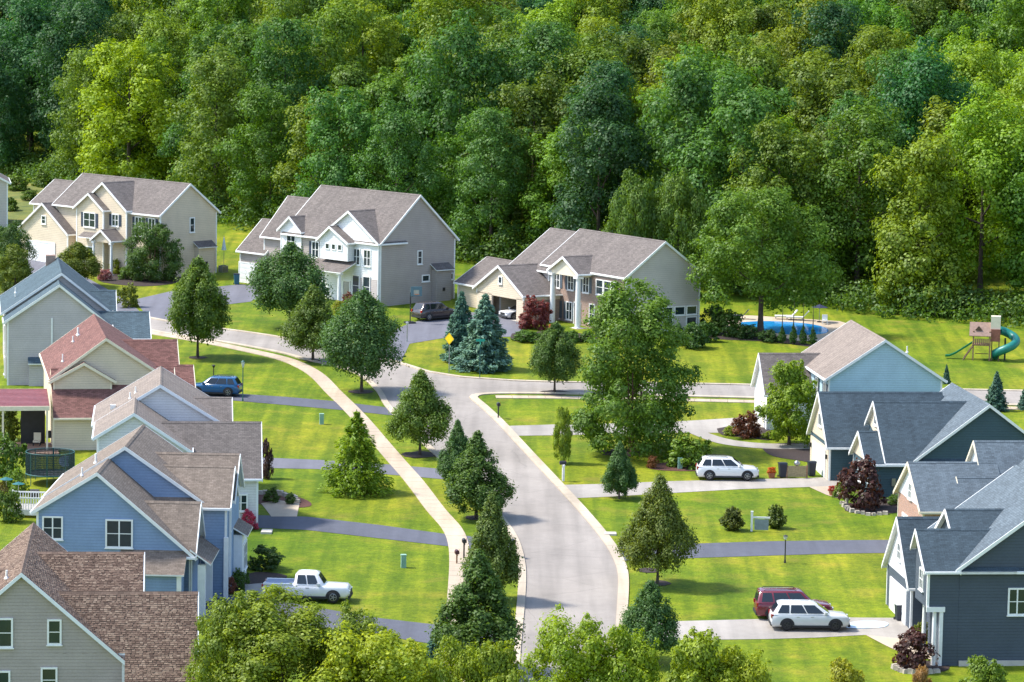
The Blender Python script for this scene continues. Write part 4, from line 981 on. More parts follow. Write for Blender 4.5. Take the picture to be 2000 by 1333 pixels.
# foreground treetops, standing lower down the slope
def near_tree(x, y, W, H, k, tint, label):
    o = plant('treetop', label, 'tree', (x, y, gz(x, y)), BROAD[k], None, tint, (1, 1, 1), random.uniform(0, 6))
    o.children[0].scale = (W / BD[k][0], W / BD[k][0], H / BD[k][1]); t = link('trunk', BTRUNK, o); t.scale = (H / 10,) * 3
def toppx(px, py, Y):
    d = _fw + _I * ((px - 1000) / F) + _J * ((666.5 - py) / F); t = Y / d[1]; return t * d[0], CZ + t * d[2]
for px, py, Y, Wp, k, tint, lab in (
    (552, 1182, 202, 300, 1, (0.10, 0.145, 0.012), 'wide leafy treetop hiding the pickup truck\'s driveway'),
    (455, 1178, 202, 170, 0, (0.085, 0.13, 0.010), 'leafy treetop against the brown shingle roof corner'),
    (690, 1204, 202, 160, 0, (0.085, 0.13, 0.012), 'darker green treetop beside the asphalt driveway mouth'),
    (735, 1238, 199, 270, 4, (0.15, 0.20, 0.010), 'bright yellow-green treetop below the pickup truck'),
    (895, 1262, 200, 130, 0, (0.125, 0.18, 0.010), 'lime treetop in front of the small blue spruce'),
    (975, 1272, 199, 120, 3, (0.11, 0.16, 0.010), 'small treetop at the foot of the large dark street tree'),
    (1120, 1212, 201, 210, 4, (0.12, 0.185, 0.008), 'vivid green treetop covering the lower end of the road'),
    (1225, 1240, 201, 160, 0, (0.12, 0.185, 0.008), 'vivid green treetop before the dark bushy street tree'),
    (1365, 1254, 200, 150, 3, (0.115, 0.17, 0.010), 'vivid green treetop below the parked cars\' driveway'),
    (1450, 1278, 200, 150, 0, (0.15, 0.20, 0.010), 'yellow-green treetop below the concrete driveway lawn'),
    (1650, 1308, 199, 110, 3, (0.15, 0.17, 0.012), 'yellowish bush top before the lawn of the charcoal house'),
    (1925, 1298, 206, 110, 3, (0.075, 0.13, 0.012), 'leafy shrub top below the charcoal house foundation'),
    (1800, 1312, 207, 50, 3, (0.16, 0.10, 0.05), 'pink-tinged bush in front of the burgundy shrub bed')):
    x, zt = toppx(px, py, Y); near_tree(x, Y, Wp * Y / F * 1.08, (zt - gz(x, Y)) * 1.01, k, (tint[0] * 1.3, tint[1] * 1.15, tint[2]), lab)

# --- conifers
SPRUCE = [make_conifer('crown', 60 + i, 5.2, 7.6, 15000, .36, 16, .10, soft=.5, power=.8) for i in range(2)]
CYPRESS = make_conifer('crown', 66, 5.0, 6.0, 9000, .30, 13, -.05, .02, .8, LEAF, .75)
ARBOR = make_tear('crown', 68, 1.1, 3.2, 2600, .13, 0.05, .25)
STEM = trunk_mesh('trunk', 7, .12, 0, 2, top=.9)
def conifer(name, px, py, top, width, mesh, bw, bh, tint, label, group=None):
    g = G(px, py); s = pxm(py, px); W = width / s; H = (py - top) / s
    plant(name, label, 'tree', g, mesh, STEM, tint, (W / bw, W / bw, H / bh), random.uniform(0, 6), group)
BS = (0.085, 0.155, 0.15)
conifer('blue_spruce', 946, 722, 576, 122, SPRUCE[0], 5.2, 7.6, BS, 'larger blue spruce behind the green street sign')
conifer('blue_spruce', 900, 706, 570, 84, SPRUCE[1], 5.2, 7.6, (0.06, 0.125, 0.12), 'slimmer blue spruce behind the yellow diamond sign')
conifer('blue_spruce', 1945, 802, 726, 50, SPRUCE[1], 5.2, 7.6, (0.06, 0.12, 0.115), 'young blue spruce by the side street beyond the teal house')
conifer('blue_spruce', 1848, 750, 712, 18, SPRUCE[0], 5.2, 7.6, (0.045, 0.10, 0.09), 'tiny spruce on the lawn before the playset')
conifer('blue_spruce', 2002, 800, 752, 34, SPRUCE[0], 5.2, 7.6, (0.06, 0.12, 0.115), 'blue spruce half out of view by the side street')
conifer('blue_spruce', 850, 1282, 1232, 46, SPRUCE[0], 5.2, 7.6, (0.05, 0.115, 0.115), 'small blue spruce at the foot of the large dark street tree')
conifer('cypress_tree', 695, 962, 806, 138, CYPRESS, 5.0, 6.0, (0.125, 0.19, 0.010), 'feathery yellow-green conifer on the lawn beside the sidewalk')
for px, py, t in ((1527, 671, 634), (1549, 673, 630), (1568, 674, 632), (1587, 675, 636)):
    conifer('arborvitae', px, py, t, 17, ARBOR, 1.1, 3.2, (0.04, 0.095, 0.012), 'one of four narrow arborvitae before the pool', 'arborvitae row by the pool')

# --- shrubs
SHRUB = [make_crown('foliage', 300 + i, (2, 2, 1.6), 2600, .15, lobes=22, cr=.42, base=.0) for i in range(3)]
SPIKY = make_conifer('foliage', 320, 2.0, 1.6, 2200, .26, 6, -.5, .05, .6, LEAF, .5)
SSTEM = trunk_mesh('stem', 1.2, .05, 3, 4)
def shrub(px, py, w, hpx, tint, label, k=0, name='shrub', cat='shrub', group=None, mesh=None):
    g = G(px, py); s = pxm(py, px); W = w / s / 2.0; H = hpx / s / 1.6
    o = plant(name, label, cat, g, mesh or SHRUB[k % 3], None, tint, (W, W, H), random.uniform(0, 6), group, 'foliage'); link('stem', SSTEM, o)
PUR = (0.055, 0.018, 0.022); RED = (0.12, 0.022, 0.028); GRN = (0.06, 0.11, 0.012); LIM = (0.14, 0.18, 0.01)
shrub(124, 512, 60, 52, PUR, 'dark purple bush beside the cream house garage door', 0)
shrub(1045, 642, 72, 54, RED, 'red barberry bush between garage and portico columns', 1)
shrub(1681, 992, 92, 90, PUR, 'dark burgundy shrub before the teal house wall', 2)
shrub(1786, 1308, 92, 70, PUR, 'burgundy shrub in a stone-edged bed by the charcoal house', 0)
shrub(1458, 854, 62, 44, (0.10, 0.03, 0.018), 'rust red Japanese maple shrub by the white wing path', 1)
shrub(1425, 850, 34, 16, LIM, 'low lime green shrub in the bed by the white wing', 0)
shrub(1500, 858, 26, 14, LIM, 'small lime shrub under the bright green maple', 2)
shrub(1430, 1036, 48, 44, (0.075, 0.09, 0.022), 'bronze-tinged spiky shrub left of the hanging sign', 0, mesh=SPIKY)
shrub(1515, 1032, 44, 44, (0.075, 0.105, 0.018), 'green spiky shrub right of the hanging sign', 0, mesh=SPIKY)
shrub(518, 1112, 80, 42, (0.03, 0.062, 0.014), 'dark domed topiary bush on the blue house lawn', 2)
shrub(468, 1150, 36, 34, GRN, 'green shrub at the blue house porch step', 1); shrub(452, 1160, 26, 30, (0.16, 0.05, 0.04), 'red-flowered shrub against the blue house bay', 0)
shrub(486, 1034, 44, 34, (0.32, 0.03, 0.10), 'magenta rose bush against the pale house wall', 1, 'rose_bush'); shrub(520, 935, 30, 70, (0.06, 0.03, 0.04), 'purple leaf shrub at the end of the pale house wing', 2)
shrub(568, 985, 26, 20, (0.04, 0.08, 0.014), 'round green shrub by the pale house garden wall', 0); shrub(530, 980, 40, 24, (0.05, 0.085, 0.015), 'leafy shrub behind the pale house garden wall', 1)
shrub(1275, 915, 24, 22, (0.16, 0.06, 0.025), 'small orange-red shrub on the mulch island', 0); shrub(1345, 912, 90, 56, (0.10, 0.16, 0.012), 'airy weeping green shrub on the mulch island', 1)
shrub(1352, 680, 68, 44, (0.035, 0.075, 0.012), 'clipped round hedge against the columned house end wall', 0); shrub(1322, 674, 50, 36, (0.04, 0.085, 0.012), 'clipped hedge under the columned house side windows', 1); shrub(1380, 668, 50, 36, (0.035, 0.08, 0.012), 'clipped hedge at the rear corner of the columned house', 2)
shrub(1425, 656, 70, 44, (0.05, 0.095, 0.013), 'loose dark shrub at the near edge of the pool', 1); shrub(1460, 662, 46, 26, (0.03, 0.065, 0.012), 'low dark shrub before the pool tree trunk', 0); shrub(1500, 668, 46, 22, (0.03, 0.065, 0.012), 'low dark shrub between pool tree and arborvitae', 2); shrub(1397, 640, 60, 40, (0.035, 0.07, 0.014), 'dark shrub beside the pool lounger', 2)
for i, (px, w) in enumerate(((1030, 60), (1070, 50), (1115, 46), (1150, 40))): shrub(px, 668, w, 20, (0.05, 0.10, 0.012), 'low clipped box hedge before the brick portico', i, group='box hedges before the portico')
shrub(662, 612, 40, 22, (0.16, 0.17, 0.012), 'yellow shrub before the white-fronted house porch', 0); shrub(682, 604, 34, 28, (0.10, 0.025, 0.02), 'dark red shrub before the white-fronted house porch', 1); shrub(725, 608, 50, 24, GRN, 'green shrub at the corner of the taupe side wall', 2)
for i, (px, py, w, hh, c, lb) in enumerate(((205, 548, 30, 20, (.22, .08, .12), 'pink flowering shrub in the cream house bed'), (245, 546, 34, 22, GRN, 'green shrub in the cream house flower bed'), (225, 535, 26, 26, (.17, .19, .012), 'lime shrub by the cream house porch step'), (330, 549, 30, 22, (.04, .08, .014), 'dark shrub at the right end of the cream house bed'), (195, 520, 22, 20, (.25, .18, .01), 'golden shrub by the cream house porch post'))): shrub(px, py, w, hh, c, lb, i)
shrub(250, 600, 44, 40, (0.10, 0.12, 0.012), 'golden green shrub behind the slate blue roof end', 1)
for i, (px, py, w, hh, c, lb) in enumerate(((18, 860, 60, 60, (.07, .10, .014), 'olive shrub beside the red brick patio'), (14, 930, 70, 70, (.06, .11, .012), 'green bush left of the trampoline'), (30, 965, 50, 46, (.09, .15, .012), 'bright bush behind the white railed deck'), (14, 1020, 60, 56, (.06, .10, .012), 'green bush before the white railed deck'), (4, 985, 40, 40, (.10, .08, .02), 'rusty bush beside the white railed deck'))): shrub(px, py, w, hh, c, lb, i)
shrub(1640, 972, 34, 28, (.10, .14, .014), 'leafy potted plants by the teal house garage corner', 1); shrub(1750, 985, 40, 18, GRN, 'low green shrub under the teal house wall', 2); shrub(1640, 960, 16, 16, (.18, .05, .03), 'small red flower clump by the teal garage', 0)
shrub(1800, 1250, 30, 34, (.13, .15, .02), 'yellowish shrub beside the charcoal house porch', 1)
# ------------------------------------------------------------------ vehicles
def paint(name, c, rough=0.25): return plain(name, c, rough, 0.03, 2, 0, 0.5, 0.6)
TYRE = plain('tyre_rubber', (0.018, 0.018, 0.019), 0.85, 0.2); RIM = plain('alloy_rim', (0.30, 0.31, 0.32), 0.35, 0.1, 3, 0.7)
TAIL = plain('tail_lamp_red', (0.35, 0.01, 0.012), 0.2, 0.1); HEADL = plain('head_lamp_clear', (0.6, 0.62, 0.64), 0.1, 0.05); CARGLASS = plain('car_glass', (0.012, 0.016, 0.02), 0.05, 0.1, 1, 0, 0.8)
TRIMBLK = plain('black_plastic', (0.02, 0.02, 0.022), 0.7, 0.15)
def wheel_meshes(r, w, rim):
    t = MB(); n = 20; prof = [(r * .62, -w / 2), (r * .93, -w / 2), (r, -w * .36), (r, w * .36), (r * .93, w / 2), (r * .62, w / 2)]
    vs = []; fs = []
    for i in range(n):
        a = 2 * math.pi * i / n
        for q, y in prof: vs.append((q * math.cos(a), y, q * math.sin(a)))
    m = len(prof)
    for i in range(n):
        for j in range(m - 1): fs.append((i * m + j, i * m + j + 1, ((i + 1) % n) * m + j + 1, ((i + 1) % n) * m + j))
    t.add(vs, fs, 0, None, True); tm = t.mesh('tyre', TYRE); recalc(tm)
    k = MB()
    for s in (-1, 1):
        y = s * w * .40; ring = [(r * .62 * math.cos(2 * math.pi * i / n), y, r * .62 * math.sin(2 * math.pi * i / n)) for i in range(n)]
        k.add(ring, [tuple(range(n))], 1)
        for i in range(5):
            a = 2 * math.pi * i / 5; c, d = math.cos(a), math.sin(a); e, f = -d * r * .09, c * r * .09
            y2 = s * (w * .40 + .03)
            k.add([(e, y2, f), (-e, y2, -f), (c * r * .6 - e * .8, y2, d * r * .6 - f * .8), (c * r * .6 + e * .8, y2, d * r * .6 + f * .8)], [(0, 1, 2, 3)], 0)
        k.tube([(0, s * w * .3, 0), (0, s * (w * .40 + .04), 0)], [r * .16, r * .14], 8)
        n2 = 20
        o = [(r * .63 * math.cos(6.2832 * i / n2), s * (w * .4 + .02), r * .63 * math.sin(6.2832 * i / n2)) for i in range(n2)]; q = [(r * .54 * math.cos(6.2832 * i / n2), s * (w * .4 + .03), r * .54 * math.sin(6.2832 * i / n2)) for i in range(n2)]
        k.add(o + q, [(i, (i + 1) % n2, n2 + (i + 1) % n2, n2 + i) for i in range(n2)], 0)
    return tm, k.mesh('rim', [rim, TYRE])
def car(label, cat, loc, heading, colour, L=4.9, W=1.92, H=1.75, hood=1.05, belt=1.08, nose=.18, ws0=.255, ws1=.425, rr1=.905, rr0=.985, clear=.25, wr=.385, pickup=False, rack=False, windows=3, name='parked_car', rim=RIM, dz=0.02):
    """Front at +x. Fractions are along the length from the nose."""
    o = thing(name, label, cat, (loc[0], loc[1], SL * (loc[1] - Y0) + dz), heading)
    X = lambda f: L / 2 - f * L
    w = W / 2
    # lower body: lofted sections from nose to tail
    if pickup: tops = [(0, .62), (.012, .92), (.05, hood - .04), (ws0, hood), (ws0 + .02, belt), (.60, belt), (.985, belt), (1, belt - .1)]
    else: tops = [(0, .62), (.012, .86), (.06, hood - .08), (nose + .02, hood - .02), (ws0, hood), (ws0 + .05, belt), (.9, belt + .03), (.985, belt), (1, .8)]
    secs = []
    for f, zt in tops:
        e = 1 - max(0, (.10 - f) / .10) ** 2 * .16 - max(0, (f - .93) / .07) ** 2 * .07
        ww = w * e; zb = clear + (.12 if f < .02 or f > .99 else 0)
        half = [(0, zb), (ww * .86, zb), (ww * .985, zb + .16), (ww, (zb + zt) / 2), (ww * .985, zt - .16), (ww * .93, zt - .03), (ww * .8, zt), (0, zt + .015)]
        ring = half + [(-y, z) for y, z in reversed(half[1:-1])]
        secs.append([(X(f), y, z) for y, z in ring])
    mb = MB(); m = len(secs[0]); vs = [p for s in secs for p in s]
    fs = [(i * m + j, i * m + (j + 1) % m, (i + 1) * m + (j + 1) % m, (i + 1) * m + j) for i in range(len(secs) - 1) for j in range(m)]
    fs += [tuple(range(m)), tuple(range(len(vs) - 1, len(vs) - m - 1, -1))]
    mb.add(vs, fs, 0, None, True); bm_ = mb.mesh('body', colour); recalc(bm_); body = link('body', bm_, o)
    # cabin
    r1 = .62 if pickup else rr1; r0 = .635 if pickup else rr0; zb, zt = belt - .03, H
    wb, wt = w * .95, w * .76
    Bq = [(X(ws0), wb), (X(r0), wb)]; Tq = [(X(ws1), wt), (X(r1), wt)]
    c = MB()
    ring0 = [(X(ws0 - .015), wb * .80, zb), (X(ws0 + .03), wb, zb), (X(r0 - .02), wb, zb), (X(r0 + .004), wb * .86, zb)]
    ring1 = [(X(ws1), wt * .84, zt - .07), (X(ws1 + .02), wt, zt - .06), (X(r1 - .015), wt, zt - .06), (X(r1), wt * .9, zt - .08)]
    ring2 = [(X(ws1 + .05), wt * .75, zt), (X(ws1 + .08), wt * .82, zt), (X(r1 - .05), wt * .82, zt - .01), (X(r1 - .025), wt * .75, zt - .02)]
    def full(r): return r + [(x, -y, z) for x, y, z in reversed(r)]
    rs = [full(q) for q in (ring0, ring1, ring2)]; k = 8; vs = [p for r in rs for p in r]
    fs = [(i * k + j, i * k + (j + 1) % k, (i + 1) * k + (j + 1) % k, (i + 1) * k + j) for i in range(2) for j in range(k)] + [tuple(range(2 * k, 3 * k))]
    c.add(vs, fs, 0, None, True); cm = c.mesh('cabin', colour); recalc(cm); cab = link('cabin', cm, o)
    def side_pt(u, v, s):
        a = np.array(ring0[1]) * (1 - u) + np.array(ring0[2]) * u; b = np.array(ring1[1]) * (1 - u) + np.array(ring1[2]) * u
        p = a * (1 - v) + b * v; return (p[0], s * (p[1] + .014), p[2])
    cuts = {2: [(.06, .50), (.54, .95)], 3: [(.035, .365), (.378, .70), (.725, .955)]}[2 if pickup else windows]
    for s in (-1, 1):
        for u0, u1 in cuts:
            g = MB(); g.add([side_pt(u0, .14, s), side_pt(u1, .14, s), side_pt(u1 - .01, .93, s), side_pt(u0 + .012, .93, s)], [(0, 1, 2, 3) if s < 0 else (3, 2, 1, 0)])
            g.obj('side_window', CARGLASS, cab)
    for (ra, rb_, nm_, sg) in ((0, 0, 'windshield', 1), (3, 3, 'rear_window', -1)):
        a = np.array(ring0[ra]); b = np.array(ring1[ra]); q = []
        for s, v in ((1, .12), (-1, .12), (-1, .92), (1, .92)):
            p = a * (1 - v) + b * v; q.append((p[0] + sg * .015, s * p[1] * .93, p[2] + .012))
        g = MB(); g.add(q, [(0, 1, 2, 3)]); gm = g.mesh(nm_, CARGLASS); link(nm_, gm, cab)
    # lamps, plates, bumpers
    for s in (-1, 1):
        g = MB(); g.box(X(.035), X(-.002), s * w * .62 - .16, s * w * .62 + .16, .70, .84); g.obj('headlight', HEADL, o)
        g = MB(); zc = belt - .14; g.box(X(1.003), X(.972), s * w * .83 - .1, s * w * .83 + .1, zc - .13, zc + .12); g.obj('taillight', TAIL, o)
        g = MB(); g.box(X(ws0 + .07), X(ws0 + .035), s * (wb + .05) - .09, s * (wb + .05) + .09, belt + .02, belt + .17); g.obj('mirror', colour, o)
        for u in (.5, .68) if not pickup else (.5,):
            g = MB(); g.box(X(u), X(u - .035), s * w * .985 - .02, s * w * .985 + .02, belt - .2, belt - .16); g.obj('door_handle', STEEL, o)
        g = MB(); g.box(X(.78), X(.24), s * (w - .03) - .05, s * (w - .03) + .05, clear - .02, clear + .1); g.obj('sill_trim', TRIMBLK, o)
    g = MB(); g.box(X(.01), X(-.004), -w * .45, w * .45, .55, .78); g.obj('grille', TRIMBLK, o)
    g = MB(); g.box(X(.02), X(-.008), -w * .8, w * .8, clear, clear + .16); g.obj('front_bumper', TRIMBLK, o)
    g = MB(); g.box(X(1.008), X(.98), -w * .85, w * .85, clear + .06, clear + .26); g.obj('rear_bumper', TRIMBLK if not pickup else STEEL, o)
    if pickup:
        g = MB(); g.box(X(.97), X(.66), -w * .84, w * .84, belt + .012, belt + .03); g.obj('bed_cover', plain_bed, o)
        for s in (-1, 1):
            g = MB(); g.box(X(.985), X(.65), s * w * .9 - .06, s * w * .9 + .06, belt - .05, belt + .06); g.obj('bed_rail', colour, o)
    if rack:
        for s in (-1, 1):
            g = MB(); g.tube([(X(ws1 + .08), s * wt * .8, H - .01), (X(ws1 + .1), s * wt * .8, H + .07), (X(r1 - .08), s * wt * .8, H + .06), (X(r1 - .06), s * wt * .8, H - .02)], .025, 6); g.obj('roof_rail', TRIMBLK, o)
    tm, rm = wheel_meshes(wr, .24, rim)
    for f in (.185, .80):
        for s in (-1, 1):
            a = MB(); n = 14
            # wheel-arch lip around the tyre
            P0 = [(X(f) + (wr + .10) * math.cos(math.pi * i / n), s * (w + .004), wr + (wr + .10) * math.sin(math.pi * i / n) * .98) for i in range(n + 1)]
            P1 = [(X(f) + (wr - .06) * math.cos(math.pi * i / n), s * (w + .006), wr + (wr - .06) * math.sin(math.pi * i / n)) for i in range(n + 1)]
            a.add(P0 + P1, [(i, i + 1, n + 2 + i, n + 1 + i) for i in range(n)]); am = a.mesh('wheel_arch', TRIMBLK); link('wheel_arch', am, o)
            wl = link('wheel', tm, o, (X(f), s * (w - .10), wr)); link('rim', rm, wl)
    return o
plain_bed = plain('pickup_bed_cover', (0.20, 0.25, 0.36), 0.6)
P_WHITE = paint('white_car_paint', (0.75, 0.75, 0.74)); P_SILVER = paint('pale_silver_paint', (0.60, 0.62, 0.62)); P_RED = paint('maroon_paint', (0.14, 0.012, 0.022)); P_BLUE = paint('blue_car_paint', (0.015, 0.10, 0.24)); P_BLACK = paint('black_car_paint', (0.012, 0.012, 0.014)); P_TAUPE = paint('champagne_paint', (0.42, 0.36, 0.35))
car('pale silver SUV parked in front of a maroon SUV on concrete driveway', 'car', G(1580, 1228), R(2), P_SILVER, 5.2, 1.98, 1.80, 1.08, 1.10, rim=plain('dark_rim', (.03, .03, .032), .4))
car('maroon SUV parked behind the pale silver SUV', 'car', G(1549, 1207), R(3), P_RED, 5.15, 2.0, 1.92, 1.12, 1.15, ws1=.40, rr1=.965, rr0=.99, rack=True)
car('white SUV alone on the concrete driveway of the teal house', 'car', G(1420, 936), R(1), P_WHITE, 4.95, 1.94, 1.78, 1.08, 1.12, rack=True)
car('blue SUV with black roof rails beside the tan roof', 'car', G(420, 772), R(172), P_BLUE, 4.7, 1.86, 1.72, 1.02, 1.06, rack=True)
car('white pickup truck half hidden behind leafy treetops', 'pickup truck', G(600, 1172), R(-4), P_WHITE, 5.95, 2.05, 1.95, 1.15, 1.17, ws0=.30, ws1=.37, pickup=True, wr=.41, clear=.32, name='pickup_truck')
car('dark SUV seen from behind on the asphalt driveway by the basketball hoop', 'car', G(850, 624), R(38), paint('dark_bronze_paint', (.035, .028, .028)), 4.9, 1.98, 1.82, 1.08, 1.12)
_hx = np.array([11.53, 361.61]); _a = R(-33); _lx = np.array([math.cos(_a), -math.sin(_a)]); _ly = np.array([math.sin(_a), math.cos(_a)])
_g = _hx + _lx * -2.75 + _ly * 15.2
car('white car inside the open garage of the columned house', 'car', (_g[0], _g[1]), math.atan2(-_lx[1], -_lx[0]), P_WHITE, 4.7, 1.85, 1.5, .98, 1.0, dz=-.15)

# ------------------------------------------------------------------ street furniture and garden things
def at(px, py, rz=0.0): return G(px, py), rz
def lamp_post(px, py, top, label, mat, glow):
    g = G(px, py); s = pxm(py, px); H = (py - top) / s
    o = thing('lamp_post', label, 'lamp post', g)
    m = MB(); m.tube([(0, 0, -.2), (0, 0, H * .82)], [.05, .04], 8); m.tube([(0, 0, 0), (0, 0, .25)], [.09, .06], 8); m.obj('post', mat, o)
    l = MB(); l.tube([(0, 0, H * .82), (0, 0, H * .86), (0, 0, H * .95)], [.06, .11, .16], 6, smooth=False); l.obj('lantern', glow, o)
    c = MB(); c.tube([(0, 0, H * .95), (0, 0, H)], [.2, .02], 6, smooth=False); c.obj('cap', mat, o)
FROST = plain('frosted_glass', (0.55, 0.58, 0.56), 0.3, 0.05)
lamp_post(474, 784, 703, 'green lamp post beside the asphalt driveway of the blue SUV', GREENPOST, FROST)
lamp_post(1533, 1100, 1044, 'dark lamp post at the blue-grey driveway edge near hanging sign', DARK, FROST)
lamp_post(417, 748, 712, 'dark lamp post behind the blue SUV', DARK, DARK)
lamp_post(795, 668, 628, 'thin grey lamp post at the edge of the driveway below basketball hoop', STEEL, FROST)
def hoop():
    g = G(801, 632); o = thing('basketball_hoop', 'basketball hoop with teal backboard beside the taupe wall', 'basketball hoop', g, R(20))
    m = MB(); m.tube([(0, 0, -.1), (0, 0, 3.2)], .06, 8); m.tube([(0, 0, 3.1), (.5, -.35, 3.3)], .05, 6); m.tube([(0, 0, 2.7), (.5, -.35, 3.0)], .03, 6); m.obj('pole', DARK, o)
    b = MB(); b.box(-.1, 1.1, -.42, -.36, 2.85, 3.85); bo = b.obj('backboard', plain('teal_board', (.09, .17, .2), .4), o)
    q = MB(); q.box(.2, .8, -.43, -.42, 3.0, 3.5); q.obj('target_square', STEEL, bo)
    r = MB(); n = 16; r.tube([(.5 + .23 * math.cos(6.283 * i / n), -.66 + .23 * math.sin(6.283 * i / n), 3.05) for i in range(n + 1)], .015, 5, caps=False); r.obj('rim', plain('orange_rim', (.5, .12, .02), .5), o)
    f = MB(); f.box(-.5, .5, -.4, .6, 0, .16); f.obj('base', DARK, o)
hoop()
def mailbox(px, py, label, post=DARK, box=DARK, h=1.15, big=False, group=None):
    g = G(px, py); o = thing('mailbox', label, 'mailbox', g, R(10), group)
    w = .09 if big else .05
    m = MB(); m.box(-w, w, -w, w, -.2, h); m.box(-w * .7, w * .7, -.35, .35, h - .12, h); m.obj('post', post, o)
    b = MB(); n = 8; r = .14
    prof = [(-r, h), (r, h), (r, h + .14)] + [(r * math.cos(math.pi * i / n), h + .14 + r * math.sin(math.pi * i / n)) for i in range(1, n)] + [(-r, h + .14)]
    b.prism(prof, -.05 - .26, .26 - .05, 'x' if big else 'y'); me = b.mesh('box', box); recalc(me); bo = link('box', me, o)
    f = MB(); f.box(r, r + .02, -.1, -.02, h + .1, h + .32); f.obj('flag', TAIL, bo)
mailbox(973, 818, 'black mailbox on the corner lawn by the side street')
mailbox(1100, 940, 'white-posted mailbox with black box by the concrete driveway', WHITE, DARK, 1.35, True)
mailbox(906, 1092, 'black mailbox between sidewalk and the tall narrow street tree', h=1.2)
mailbox(892, 1102, 'small dark mailbox standing on the sidewalk edge by the lawn', TIMBER, plain('maroon_box', (.06, .012, .02), .5), .75)
mailbox(1002, 1090, 'black mailbox at the kerb beside the road bend', h=1.1)
mailbox(1094, 826, 'dark mailbox behind the yellow-green sapling', h=.9)
def sign(px, py, top, kind, label):
    g = G(px, py); s = pxm(py, px); H = (py - top) / s; o = thing('road_sign' if kind == 'diamond' else 'street_sign', label, 'sign', g, R(-38) if kind == 'diamond' else R(6))
    m = MB(); m.box(-.035, .035, -.02, .02, -.2, H - (.1 if kind == 'diamond' else 0)); m.obj('post', STEEL if kind == 'diamond' else GREENPOST, o)
    if kind == 'diamond':
        d = .56; b = MB(); z = H - d; b.prism([(0, z - d), (d, z), (0, z + d), (-d, z)], -.045, -.022, 'y'); me = b.mesh('panel', plain('sign_yellow', (.85, .58, .01), .4, .05)); recalc(me); p = link('panel', me, o)
        e = MB()
        for i in range(4):
            a, c = [(0, -d), (d, 0), (0, d), (-d, 0)][i], [(d, 0), (0, d), (-d, 0), (0, -d)][i]; k = .9; k2 = .86
            e.add([(a[0] * k, -.048, z + a[1] * k), (c[0] * k, -.048, z + c[1] * k), (c[0] * k2, -.048, z + c[1] * k2), (a[0] * k2, -.048, z + a[1] * k2)], [(0, 1, 2, 3)])
        e.obj('border', DARK, p)
    else:
        GR = plain('sign_green', (.01, .32, .22), .4, .05); b = MB(); b.box(-.42, .42, -.03, -.01, H - .24, H); b.obj('name_plate', GR, o)
        b = MB(); b.box(-.012, .012, -.42, .42, H - .5, H - .27); b.obj('name_plate', GR, o)
sign(877, 728, 650, 'diamond', 'yellow diamond warning sign before the slimmer blue spruce')
sign(937, 740, 662, 'name', 'green street name sign before the larger blue spruce')
def pedestal(px, py, hpx, label):
    g = G(px, py); s = pxm(py, px); h = hpx / s; o = thing('utility_box', label, 'utility box', g, R(8)); c = plain('pale_green_metal', (.28, .46, .36), .5, .08)
    b = MB(); b.box(-.18, .18, -.16, .16, -.1, h * .92); b.obj('cabinet', c, o); t = MB(); t.prism([(-.21, h * .92), (.21, h * .92), (.19, h), (-.19, h)], -.19, .19, 'y'); me = t.mesh('lid', c); recalc(me); link('lid', me, o)
    d = MB(); d.box(-.13, .13, -.175, -.16, .1, h * .8); d.obj('door', plain('green_door', (.22, .40, .32), .5), o)
pedestal(628, 829, 21, 'pale green utility box on the lawn by the feathery conifer'); pedestal(788, 1109, 26, 'pale green utility box on the blue house lawn'); pedestal(1328, 916, 22, 'green utility box on the mulch island')
def yard_sign():
    o = thing('hanging_sign', 'white post yard sign with blank grey panel between two spiky shrubs', 'sign', G(1468, 1038), R(-6))
    m = MB(); m.box(-.08, .08, -.08, .08, -.2, 1.45); m.box(-.1, .1, -.1, .1, 1.45, 1.52); m.obj('post', WHITE, o)
    a = MB(); a.box(.08, 1.35, -.05, .05, 1.0, 1.12); a.obj('arm', WHITE, o)
    p = MB(); p.box(.2, 1.25, -.02, .02, .12, .92); p.obj('panel', plain('grey_panel', (.2, .25, .27), .5), o)
    h = MB(); h.box(.3, .32, -.01, .01, .92, 1.0); h.box(1.13, 1.15, -.01, .01, .92, 1.0); h.obj('hanger', STEEL, o)
yard_sign()
def bin_(px, py, label, body, lid, h=1.1):
    o = thing('wheelie_bin', label, 'bin', G(px, py), R(10))
    b = MB(); b.add([(-.24, -.26, .06), (.24, -.26, .06), (.24, .26, .06), (-.24, .26, .06), (-.3, -.34, h), (.3, -.34, h), (.3, .34, h), (-.3, .34, h)], [(0, 3, 2, 1), (4, 5, 6, 7), (0, 1, 5, 4), (1, 2, 6, 5), (2, 3, 7, 6), (3, 0, 4, 7)]); b.obj('body', body, o)
    l = MB(); l.prism([(-.36, h), (.38, h), (.34, h + .1), (-.3, h + .13)], -.33, .33, 'x'); me = l.mesh('lid', lid); recalc(me); link('lid', me, o)
    for s in (-1, 1):
        w = MB(); w.tube([(s * .27, .28, .1), (s * .33, .28, .1)], .1, 10); w.obj('wheel', TYRE, o)
BNAVY = plain('bin_navy', (.015, .02, .035), .5); BGREEN = plain('bin_green', (.03, .12, .10), .5)
bin_(1528, 933, 'dark bin at the outer end of the teal house bin store', BNAVY, BNAVY); bin_(1585, 930, 'dark bin next to the white garage door', BNAVY, BNAVY); bin_(1757, 1212, 'navy bin with white lid outside the charcoal house garage', BNAVY, WHITE)
bin_(462, 556, 'teal bin beside the white garage door of the white-fronted house', plain('bin_teal', (.02, .11, .15), .5), BNAVY)
